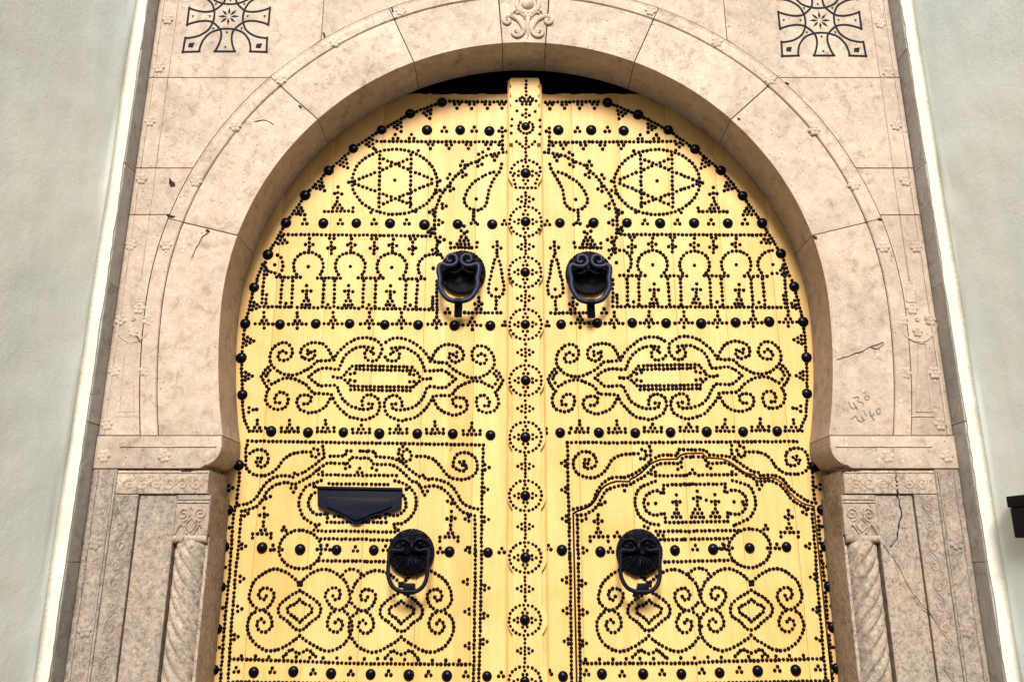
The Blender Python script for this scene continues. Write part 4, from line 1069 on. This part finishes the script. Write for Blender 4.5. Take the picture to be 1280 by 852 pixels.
# nails turned into geometry: one joined mesh for each carrier, hand-set so slightly uneven
def nail_mesh(name, pts, y, parent, rpx=2.46, skip=()):
    V = []; Fc = []; n = 10
    for u, v in dedupe(pts):
        if any((u - a) ** 2 + (v - b) ** 2 < c * c for a, b, c in skip): continue
        s = px_size(v, y); x, z = W(u + random.uniform(-0.35, 0.35), v + random.uniform(-0.35, 0.35), y)
        r = rpx * s * random.uniform(0.93, 1.07); h = r * random.uniform(0.55, 0.8); o = len(V)
        tx, tz = random.uniform(-0.25, 0.25) * r, random.uniform(-0.25, 0.25) * r
        for rr, hh in ((1.0, -0.0006), (0.92, 0.42), (0.60, 0.84)):
            for i in range(n):
                a = 2 * pi * i / n
                V.append((x + r * rr * cos(a) + tx * hh * 0.4, y - h * hh if hh > 0 else y + 0.001, z + r * rr * sin(a) + tz * hh * 0.4))
        V.append((x + tx * 0.4, y - h, z + tz * 0.4))
        for k in range(2):
            for i in range(n):
                j = (i + 1) % n; Fc.append((o + k * n + i, o + k * n + j, o + (k + 1) * n + j, o + (k + 1) * n + i))
        for i in range(n): Fc.append((o + 2 * n + i, o + 2 * n + (i + 1) % n, o + 3 * n))
    o = mesh_pd(name, V, Fc, M['nail'], parent)
    for p in o.data.polygons: p.use_smooth = True
    return tag(o, kind='stuff')
bm = bmesh.new()
rows = []
bm_dome(bm, (0, 0, 0), 1.0, 0.62, 20, 6, 0.10)
bmesh.ops.recalc_face_normals(bm, faces=bm.faces[:])
nn = 20
lo = [bm.verts.new((1.05 * cos(2 * pi * i / nn), 0.05, 1.05 * sin(2 * pi * i / nn))) for i in range(nn)]
hi = bm.verts[:nn] if False else None
bm.verts.ensure_lookup_table()
for i in range(nn):
    bm.faces.new((bm.verts[i], lo[i], lo[(i + 1) % nn], bm.verts[(i + 1) % nn]))
bmesh.ops.recalc_face_normals(bm, faces=bm.faces[:])
STUD = bpy.data.meshes.new('stud'); bm.to_mesh(STUD); bm.free()
for p in STUD.polygons: p.use_smooth = True
STUD.materials.append(M['iron'])
def stud(u, v, y, parent, rpx=6.55):
    x, z = W(u, v, y); r = rpx * px_size(v, y) * random.uniform(0.95, 1.05)
    o = bpy.data.objects.new('stud', STUD); o.scale = (r, r * random.uniform(0.85, 1.05), r * random.uniform(0.96, 1.02))
    o.rotation_euler = (random.uniform(-0.08, 0.08), random.uniform(0, 6), random.uniform(-0.08, 0.08))
    link(o, parent); o.location = (x, y + 0.001, z)
    return o

# ------------------------------------------------------------------ the door leaves and their planks
ZTOP = W(657, 117.5, YD)[1]
RL = X_(R_) + 0.05
def leaf_top(x, j=0.0):
    zc = Z_(ZC)
    return min(ZTOP + j, zc + sqrt(max(RL ** 2 - x * x, 0.0))) if abs(x) < RL else zc
def plank_poly(x0, x1, jitter=True):
    p = [(x0, 0.03), (x1, 0.03)]; n = 8
    tops = []
    for i in range(n + 1):
        x = x1 + (x0 - x1) * i / n
        tops.append((x, leaf_top(x, random.uniform(-0.004, 0.004) if jitter else 0)))
    return p + tops
LAB_L = 'left leaf of the studded yellow door, with a black letter slot'
LAB_R = 'right leaf of the studded yellow door, with a small wicket door cut into it'
leafL = empty('door_leaf', (-1.06, 0, 0.0)); tag(leafL, LAB_L, 'door', 'leaves of the yellow double door')
leafR = empty('door_leaf', (1.06, 0, 0.0)); tag(leafR, LAB_R, 'door', 'leaves of the yellow double door')
invL = Matrix.Translation((1.06, 0, 0)); invR = Matrix.Translation((-1.06, 0, 0))
def under(o, root):
    o.parent = root
    if root is leafL: o.matrix_parent_inverse = invL
    elif root is leafR: o.matrix_parent_inverse = invR
    return o
XM = W(657, 400, YD)[0]
seamL = [W(u, 470, YD)[0] for u in (592, 528, 464, 400, 336)]
seamR = [W(u, 470, YD)[0] for u in (722, 786, 850, 914, 978)]
def pcol():
    j = random.uniform(-0.05, 0.035); return (1 + j * 0.7, 1 + j * 1.2, 1 + j * 2.2, 1)
PY0, PY1 = 0.0, 0.05
edges = [XM - 0.002] + seamL + [-RL + 0.001]
for a, b in zip(edges, edges[1:]):
    under(prism('plank', plank_poly(b + 0.0004, a - 0.0004), PY0 + random.uniform(0, 0.0012), PY1, M['paint'], None, 0.0010, 2, 30, pcol()), leafL)

# outline of the wicket in the right leaf
wk = T('N', (248, 540), (270, 526), (300, 515), (340, 500), (370, 480), (392, 455), (407, 432), (420, 402), (440, 373), (465, 352), (500, 335), (540, 325), (620, 327), (632, 309), (660, 297), (700, 270), (730, 240), (760, 212), (790, 195), (830, 180), (940, 177), (965, 150), (1000, 140)) \
   + T('O', (60, 140), (150, 138), (180, 168), (280, 175), (320, 190), (360, 215), (400, 250), (440, 270), (500, 285), (515, 305), (570, 305), (610, 300), (650, 315), (690, 345), (730, 400), (770, 440), (810, 467), (850, 483), (892, 493))
WK = [W(u, v, YD) for u, v in wk]
xl, xr = WK[0][0], WK[-1][0] + 0.004
WKP = WK + [(xr + 0.0, 0.25), (xl, 0.25)]
def offset_poly(p, d):
    a = list(p) if area2(p) > 0 else list(reversed(p)); m = len(a); out = []
    for i in range(m):
        p0, p1, p2 = a[i - 1], a[i], a[(i + 1) % m]
        e1 = Vector((p1[0] - p0[0], p1[1] - p0[1])).normalized(); e2 = Vector((p2[0] - p1[0], p2[1] - p1[1])).normalized()
        n1 = Vector((e1.y, -e1.x)); n2 = Vector((e2.y, -e2.x)); q = n1 + n2
        if q.length < 1e-6: q = n1
        q.normalize(); s = d / max(0.5, q.dot(n1)); out.append((p1[0] + q.x * s, p1[1] + q.y * s))
    return out
def temp_prism(poly, y0, y1):
    bm = bmesh.new(); bm_prism(bm, poly, y0, y1); bmesh.ops.recalc_face_normals(bm, faces=bm.faces[:])
    me = bpy.data.meshes.new('cutter'); bm.to_mesh(me); bm.free()
    o = bpy.data.objects.new('cutter', me); COL.objects.link(o); return o
cut_out = temp_prism(offset_poly(WKP, 0.0034), -0.05, 0.2)
cut_in = temp_prism(offset_poly(WKP, -0.0036), -0.05, 0.2)
def boolean(o, cutter, op):
    m = o.modifiers.new('b', 'BOOLEAN'); m.operation = op; m.object = cutter; m.solver = 'EXACT'
    dg = bpy.context.evaluated_depsgraph_get(); me = bpy.data.meshes.new_from_object(o.evaluated_get(dg))
    o.modifiers.remove(m); return me
WY = W(870, 700, YD)
wicket = None
wmesh = bmesh.new(); bm_prism(wmesh, offset_poly(WKP, -0.004), PY1 - 0.004, PY1 + 0.02)
wicket = from_bm('wicket_door', wmesh, M['seam'], None); under(wicket, leafR)
tag(wicket, 'small wicket door with an ogee top, cut into the right leaf')
edges = [XM + 0.002] + seamR + [RL - 0.001]
for a, b in zip(edges, edges[1:]):
    src = prism('plank', plank_poly(a + 0.0004, b - 0.0004), PY0 + random.uniform(0, 0.0012), PY1 - 0.006, M['paint'], None, 0.0010, 2, 30)
    col = pcol()
    for op, cutter, par in (('DIFFERENCE', cut_out, leafR), ('INTERSECT', cut_in, wicket)):
        me = boolean(src, cutter, op)
        if len(me.polygons) < 4: continue
        me.name = 'plank'
        bm = bmesh.new(); bm.from_mesh(me)
        parts = []; seen = set()
        for f in bm.faces:                      # a plank cut across by the wicket comes apart into separate boards
            if f in seen: continue
            st = [f]; isl = []; seen.add(f)
            while st:
                q = st.pop(); isl.append(q)
                for e in q.edges:
                    for g2 in e.link_faces:
                        if g2 not in seen: seen.add(g2); st.append(g2)
            parts.append(isl)
        for isl in parts:
            vm = {}; V = []; Fc = []
            for f in isl:
                ids = []
                for v_ in f.verts:
                    if v_ not in vm: vm[v_] = len(V); V.append(tuple(v_.co))
                    ids.append(vm[v_])
                Fc.append(ids)
            if len(Fc) < 5: continue
            o = mesh_pd('plank', V, Fc, M['paint'], None, 30, col)
            if par is leafR: under(o, leafR)
            else: o.parent = wicket
        bm.free()
    bpy.data.objects.remove(src)
bpy.data.objects.remove(cut_out); bpy.data.objects.remove(cut_in)
# dark backing behind the fixed planks so that no light comes through the seams
for sg, root in ((-1, leafL), (1, leafR)):
    x0, x1 = sorted((sg * 0.05, sg * (RL - 0.03)))
    p = [(x0, 0.05), (x1, 0.05)] + [(x1 + (x0 - x1) * i / 12, leaf_top(x1 + (x0 - x1) * i / 12) - 0.03) for i in range(13)]
    under(prism('backing_board', p, 0.085, 0.11, M['seam'], None), root)

# ---- centre post with its lobed face
post = empty('centre_post', (XM, 0, 0)); tag(post, 'narrow yellow studded centre post between the two door leaves', 'door post')
inv_p = Matrix.Translation((-XM, 0, 0))
def up_(o): o.parent = post; o.matrix_parent_inverse = inv_p; return o
YB0, YB1, YB2 = -0.040, -0.054, -0.058
tz = W(657, 96.5, YB1)[1]
hw = 0.0665
bpoly = [(XM - hw, 0.02), (XM + hw, 0.02), (XM + hw, tz - 0.022), (XM + hw - 0.012, tz - 0.004), (XM - hw + 0.004, tz), (XM - hw, tz - 0.003)]
up_(prism('board', bpoly, YB0, 0.03, M['paint'], None, 0.018, 1, 20, (0.97, 0.93, 0.88, 1)))
# raised face: strip widened into a disc behind every ring of nails
disc = [W(u, v, YB1) for u, v in BOARD]
z = disc[-1][1]
while z > 0.4: z -= 0.222; disc.append((XM, z))
outline = []
zz = [0.03 + (tz - 0.004 - 0.03) * i / 1500 for i in range(1501)]
def half_w(z):
    w = 0.0455
    for k, (x, zc) in enumerate(disc):
        dz = z - zc; r = 0.0640
        if k == 0:
            if abs(dz) < 0.072: w = max(w, 0.0600)
            continue
        if abs(dz) < r: w = max(w, min(0.0640, sqrt(r * r - dz * dz)))
    if z > disc[0][1] + 0.06: w = max(w, 0.050 + 0.008 * abs(sin((tz - z) * 75)))
    return w
prevw = None; right = []; left = []
for z in zz:
    w = half_w(z)
    if prevw is None or abs(w - prevw) > 0.0004 or z == zz[-1]:
        if prevw is not None and abs(w - prevw) > 0.004: right.append((XM + prevw, z - 0.0004)); left.append((XM - prevw, z - 0.0004))
        right.append((XM + w, z)); left.append((XM - w, z)); prevw = w
up_(prism('face_board', right + left[::-1], YB1, YB0 + 0.004, M['paint'], None, 0.0, 1, 30, (1, 1, 1, 1)))

# ---- fix nails and studs on the leaves
tp = top_panel(); md = medallion(); al = arcade_left(); ar = arcade_right(); ll = lower_left()
nL = Nails().dots(tp.p + al.p + md.p + ll.p)
nR = Nails().dots(tp.mirrored(657.3, 0.2).p + ar.p + md.mirrored(656.7, -1.5).p + lower_right_leaf().p)
for n, arr, sg in ((nL, BL_ARCH, 1), (nR, BR_ARCH, -1)):
    for a, b in zip(arr, arr[1:]):
        mx, my = (a[0] + b[0]) / 2, (a[1] + b[1]) / 2
        dx, dy = 657 - mx, max(0, 440 - my) * 0.9 + 60 * (my < 250); l = math.hypot(dx, dy)
        border_tri(n, a, b, dx / l, dy / l)
    e = arr[-1]
    n.line([(e[0], e[1] + 9), (e[0] + sg * 2, e[1] + 30), (e[0] + sg * 9, e[1] + 45)], 5.0)
    n.tri(e[0] + sg * 10, e[1] + 19, 1 if sg > 0 else 3); n.dots([(e[0] + sg * 18, e[1] + 18)])
for r4, n in ((ROW4L, nL), (ROW4R, nR)):
    for (a, _), (b, _) in zip(r4, r4[1:]): n.motif((a + b) / 2, _ - 1.0, BASE)
n = nL; n.motif(321.5, 538.5, BASE); nR.motif(992, 538, BASE)
knk = [(578.4, 341, 27), (735.4, 342, 27), (514.4, 690.7, 27), (799, 691, 27), (448, 627, 0)]
slot_skip = [(448 + d, 621, 12) for d in (-40, -28, -14, 0, 14, 28, 40)] + [(448 + d, 633, 12) for d in (-15, 0, 12)] + [(448, 643, 8)]
def skips(bigs): return [(u, v, 7.6) for u, v in bigs] + knk
wn_ = wicket_nails()
tag(under(nail_mesh('nail_pattern', nL.p, PY0, None, skip=skips(BL) + slot_skip), leafL), 'small black nails in stars, arches and scrolls')
tag(under(nail_mesh('nail_pattern', nR.p, PY0, None, skip=skips(BR + BW)), leafR), 'small black nails in stars, arches and scrolls')
o = nail_mesh('nail_pattern', wn_.p, PY0, wicket, skip=skips(BR + BW)); 
up_(nail_mesh('nail_pattern', board_nails().p, YB1, None, 2.2, skip=[(u, v, 7.6) for u, v in BOARD]))
for u, v in BL: under(stud(u, v, PY0, None), leafL)
for u, v in BR: under(stud(u, v, PY0, None), leafR)
for u, v in BW: stud(u, v, PY0, wicket)
for u, v in BOARD: up_(stud(u, v, YB1, None, 6.4 if v > 160 else 5.6))

# ------------------------------------------------------------------ lion knockers, letter slot, wall box
def knocker(u, v, root, kind, label):
    x, z = W(u, v, YD); s = px_size(v, YD); yc = (426.0 - v) / F_PX; sz = s / (CP - SP * yc)
    kx = ((u - 640) / F_PX) / (CP - SP * yc); kz = (SP + CP * yc) / (CP - SP * yc)     # parallax of parts standing forward
    def L(p, d):                            # photo offset in pixels from the plate's middle, at d metres in front of the leaf
        return (x + p[0] * s * (1 - d / D) - kx * d, -d, z - p[1] * sz * (1 - d / D) - kz * d)
    R = 28.6 * s
    # plate with a beaded edge and a maned, domed head
    bm = bmesh.new(); n = 96; rows = []
    prof = [(1.0, 0.0), (1.0, 0.014), (0.94, 0.020), (0.90, 0.020), (0.84, 0.028), (0.70, 0.036), (0.55, 0.042), (0.40, 0.040), (0.25, 0.036), (0.12, 0.034)]
    for q, h in prof:
        row = []
        for i in range(n):
            t = 2 * pi * i / n
            bead = 1.0 + (0.030 * abs(sin(t * 20)) - 0.012 if q > 0.93 else 0)
            mane = 0.0035 * (1 if 0.35 < q < 0.92 else 0.2) * sin(t * 30 + 2 * q) + 0.002 * sin(t * 13)
            up = sin(t)
            fall = 1.0 if up > 0.0 or q > 0.88 or kind[0] == 'low' else max(0.22, 1.0 + up * 2.2)
            if up < -0.15 and q < 0.88 and kind[0] == 'up': mane = 0.0
            row.append(bm.verts.new((x + R * q * bead * cos(t), -(h * fall + (mane if h > 0.005 else 0)), z + R * 1.0 * q * bead * sin(t))))
        rows.append(row)
    for a, b in zip(rows, rows[1:]):
        for i in range(n): bm.faces.new((a[i], a[(i + 1) % n], b[(i + 1) % n], b[i]))
    bm.faces.new(rows[-1])
    kn = from_bm('door_knocker', bm, M['knocker'], None, 60); under(kn, root); tag(kn, label)
    # muzzle: brow, nose and cheeks above the open mouth
    bm = bmesh.new()
    bm_tube(bm, [L((0, -16), 0.034), L((0, -11), 0.050), L((0, -7), 0.057), L((0, -4), 0.054)], [3.4 * s, 3.0 * s, 2.8 * s, 2.2 * s], 10)
    for sg in (-1, 1):
        bm_tube(bm, catmull([L((sg * 3, -13), 0.046), L((sg * 9, -17), 0.046), L((sg * 17, -15), 0.040), L((sg * 22, -10), 0.034)], 5), 2.0 * s, 8)
        bm_tube(bm, catmull([L((sg * 2, -5), 0.055), L((sg * 8, -1), 0.050), L((sg * 14, -1), 0.044)], 5), 1.8 * s, 8)
        c = L((sg * 10.5, -11), 0.044); bm_dome(bm, (c[0], c[1] + 0.006, c[2]), 3.0 * s, 0.012, 12, 4)
    for i in range(-3, 4):
        bm_tube(bm, [L((i * 2.4, -17), 0.043), L((i * 4.4, -22), 0.036), L((i * 6.0, -25.5 + abs(i) * 1.1), 0.026)], [1.3 * s, 1.5 * s, 0.9 * s], 6)
    face = from_bm('lion_face', bm, M['knocker'], kn, 50)
    # swinging handle
    if kind[0] == 'up':
        dx = kind[1]; d0, d1 = 0.060, 0.070
        path = [(-9.5, -16.5), (-12, -14), (-15, -16.5), (-14.5, -21), (-10, -23.5), (-5, -22), (-2.6, -17), (-4.4, -12), (-9.7, -9.6), (-16, -9.8), (-21, -11.4), (-24.6, -9), (-25.5, -2), (-23.6, 6), (-23.6, 15), (-20, 24), (-14, 31), (-6, 34), (0, 34.6), (6, 34), (14, 31), (20, 24), (23.6, 15), (23.0, 6), (24.8, -2), (24.6, -9), (21, -11.4), (16, -9.8), (9.7, -9.6), (4.4, -12), (2.6, -17), (5, -22), (10, -23.5), (14.5, -21), (15, -16.5), (12, -14), (9.5, -16.5)]
        path = [(px + dx, py) for px, py in path]; rr = 3.2
    else:
        dx = kind[1]; d0, d1 = 0.056, 0.075
        path = [(-8, -7), (-9, -3), (-15, -2.5), (-23, -3), (-26, 0), (-26, 8), (-26.5, 20), (-25.5, 31), (-20, 42), (-11, 47.5), (0, 48.5), (10, 47.5), (18, 41), (22, 30), (22.5, 18), (23, 6), (24, -1), (20, -4), (13, -2.5), (8, -3.5), (7, -7)]
        path = [(px + dx, py) for px, py in path]; rr = 3.0
    q = catmull(path, 6); ys = [p[1] for p in q]; lo_, hi_ = min(ys), max(ys)
    pts = [L(p, d0 + (d1 - d0) * (p[1] - lo_) / (hi_ - lo_)) for p in q]
    bm = bmesh.new(); m = len(pts)
    bm_tube(bm, pts, [rr * s * (0.62 + 0.38 * min(1, min(i, m - 1 - i) / 70)) for i in range(m)], 10)
    ring = from_bm('knocker_handle', bm, M['ring'] if kind[0] == 'up' else M['knocker'], kn, 60)
    # grooved collar and striker at the bottom of the handle
    bm = bmesh.new(); bx, by = (dx, 34.6) if kind[0] == 'up' else (dx + 0.0, 47)
    if kind[0] == 'up':
        for k in range(-2, 3): bm_tube(bm, [L((bx + k * 2.0 - 0.9, by), d1), L((bx + k * 2.0 + 0.9, by), d1)], 4.0 * s, 12)
        p0 = [L((bx - 4.8, by + 2), d1 - 0.004), L((bx + 4.8, by + 2), d1 - 0.004), L((bx + 4.6 + kind[2], by + 17), d1 - 0.022), L((bx - 4.6 + kind[2], by + 17), d1 - 0.022)]
        a = [bm.verts.new(p) for p in p0]; b2 = [bm.verts.new((p[0], p[1] + 0.026, p[2])) for p in p0]
        bm.faces.new(a); bm.faces.new(list(reversed(b2)))
        for i in range(4): bm.faces.new((a[i], b2[i], b2[(i + 1) % 4], a[(i + 1) % 4]))
    else:
        p0 = [L((bx - 7 + kind[2], by - 9), d1 + 0.006), L((bx + 7 + kind[2], by - 9), d1 + 0.006), L((bx + 7.5, by + 5), d1 + 0.002), L((bx - 7.5 - kind[2] * 0.5, by + 6), d1 + 0.002)]
        a = [bm.verts.new(p) for p in p0]; b2 = [bm.verts.new((p[0], p[1] + 0.030, p[2])) for p in p0]
        bm.faces.new(a); bm.faces.new(list(reversed(b2)))
        for i in range(4): bm.faces.new((a[i], b2[i], b2[(i + 1) % 4], a[(i + 1) % 4]))
        bmesh.ops.bevel(bm, geom=bm.edges[:], offset=0.004, segments=2, profile=0.5, affect='EDGES')
        if kind[2] > 0: bm_tube(bm, [L((bx - 8, by + 1), d1), L((bx - 10.5, by + 7), d1 - 0.01)], 2.8 * s, 8)
    from_bm('striker', bm, M['ring'] if kind[0] == 'up' and False else M['knocker'], kn, 40)
    return kn
knocker(578.2, 341.5, leafL, ('up', -4.5, -0.5), 'upper lion-head knocker with a blue-grey handle')
knocker(735.6, 342.5, leafR, ('up', 2.0, 0.6), 'upper lion-head knocker with a blue-grey handle')
knocker(514.4, 690.0, leafL, ('low', -2.0, 0.0), 'lower black lion-head knocker with long handle')
knocker(798.8, 690.0, leafR, ('low', 2.5, 2.0), 'lower black lion-head knocker with long handle')

# letter slot
sx = 9.143
def SL(p): return W(380 + p[0] / sx, 595 + p[1] / sx, -0.018)
sp = [SL(p) for p in [(150, 118), (1118, 135)]] + [SL(p) for p in catmull([(1108, 352), (1040, 385), (940, 408), (800, 450), (690, 495), (600, 545), (545, 530), (480, 478), (380, 425), (260, 385), (180, 355), (150, 335)], 4)]
slot = prism('letter_slot', sp, -0.016, 0.004, M['slot'], None, 0.004, 3, 35); under(slot, leafL); tag(slot, 'black pointed letter slot plate')
fp = [SL(p) for p in [(265, 252), (1000, 262)]] + [SL(p) for p in catmull([(1000, 345), (880, 395), (740, 440), (600, 505), (480, 440), (360, 385), (265, 345)], 4)]
from_bm_ = bmesh.new(); bm_prism(from_bm_, fp, -0.023, -0.010, 0.002, 2); from_bm('slot_flap', from_bm_, M['slot'], slot, 35)
b = bmesh.new(); bm_prism(b, [SL(p) for p in [(140, 112), (1124, 130), (1124, 160), (140, 142)]], -0.024, -0.010, 0.002, 2); from_bm('slot_rim', b, M['slot'], slot, 35)
b = bmesh.new(); bm_prism(b, [SL(p) for p in [(255, 234), (1035, 246), (1035, 262), (255, 250)]], -0.0165, -0.0120); from_bm('slot_opening', b, M['crack'], slot)
for p in ((118, 112), (1170, 145)):
    x, z = SL(p); o = stud(380 + p[0] / sx, 595 + p[1] / sx, PY0, slot, 2.8)

# small scratches and rubbed lines on the leaves
def scratch(pts, root, w=0.002):
    b = bmesh.new(); bm_ribbon(b, [W(u, v, PY0) for u, v in pts], w, PY0, False, 0.0003, 0.5)
    return under(from_bm('scratch', b, M['seam'], None), root)
scratch([(565, 557), (564, 560), (563, 563)], leafL); scratch([(467, 422), (467.6, 425), (468.5, 427.5)], leafL)

# black box on the right-hand wall
XWALL = XR + 0.039
def on_wall(u, v):
    xc = (u - 640.0) / F_PX; yc = (426.0 - v) / F_PX
    dy = CP - SP * yc; dz = SP + CP * yc
    # wall line: x = XWALL + 0.1 * (YW - 0.02 - y)
    y0 = YW - 0.02
    t = (XWALL + SPLAY * (y0 + D) - CAMX) / (xc + SPLAY * dy)
    return (CAMX + xc * t, -D + dy * t, CAMZ + dz * t)
pt, pb = on_wall(1272, 620), on_wall(1281, 672)
box = empty('wall_box', (pt[0], pt[1], pb[2])); tag(box, 'black box with a shallow lid mounted on the right-hand plaster wall', 'box')
def wbox(name, y0, y1, z0, z1, dep, bev, mat):
    bm = bmesh.new()
    vs = []
    for yy in (y0, y1):
        xw = SPLAY * (-yy) + 0.015
        for zz_ in (z0, z1):
            vs.append(bm.verts.new((xw, yy, zz_))); vs.append(bm.verts.new((xw - dep, yy, zz_)))
    for f in ((0, 1, 3, 2), (4, 6, 7, 5), (0, 4, 5, 1), (2, 3, 7, 6), (0, 2, 6, 4), (1, 5, 7, 3)): bm.faces.new([vs[i] for i in f])
    bmesh.ops.bevel(bm, geom=bm.edges[:], offset=bev, segments=2, profile=0.5, affect='EDGES')
    return from_bm(name, bm, mat, box, 40)
H = pt[2] - pb[2]
wbox('casing', 0.0, -0.20, 0.0, H * 0.72, 0.045, 0.004, M['slot'])
wbox('lid', 0.004, -0.206, H * 0.725, H, 0.048, 0.003, M['knocker'])
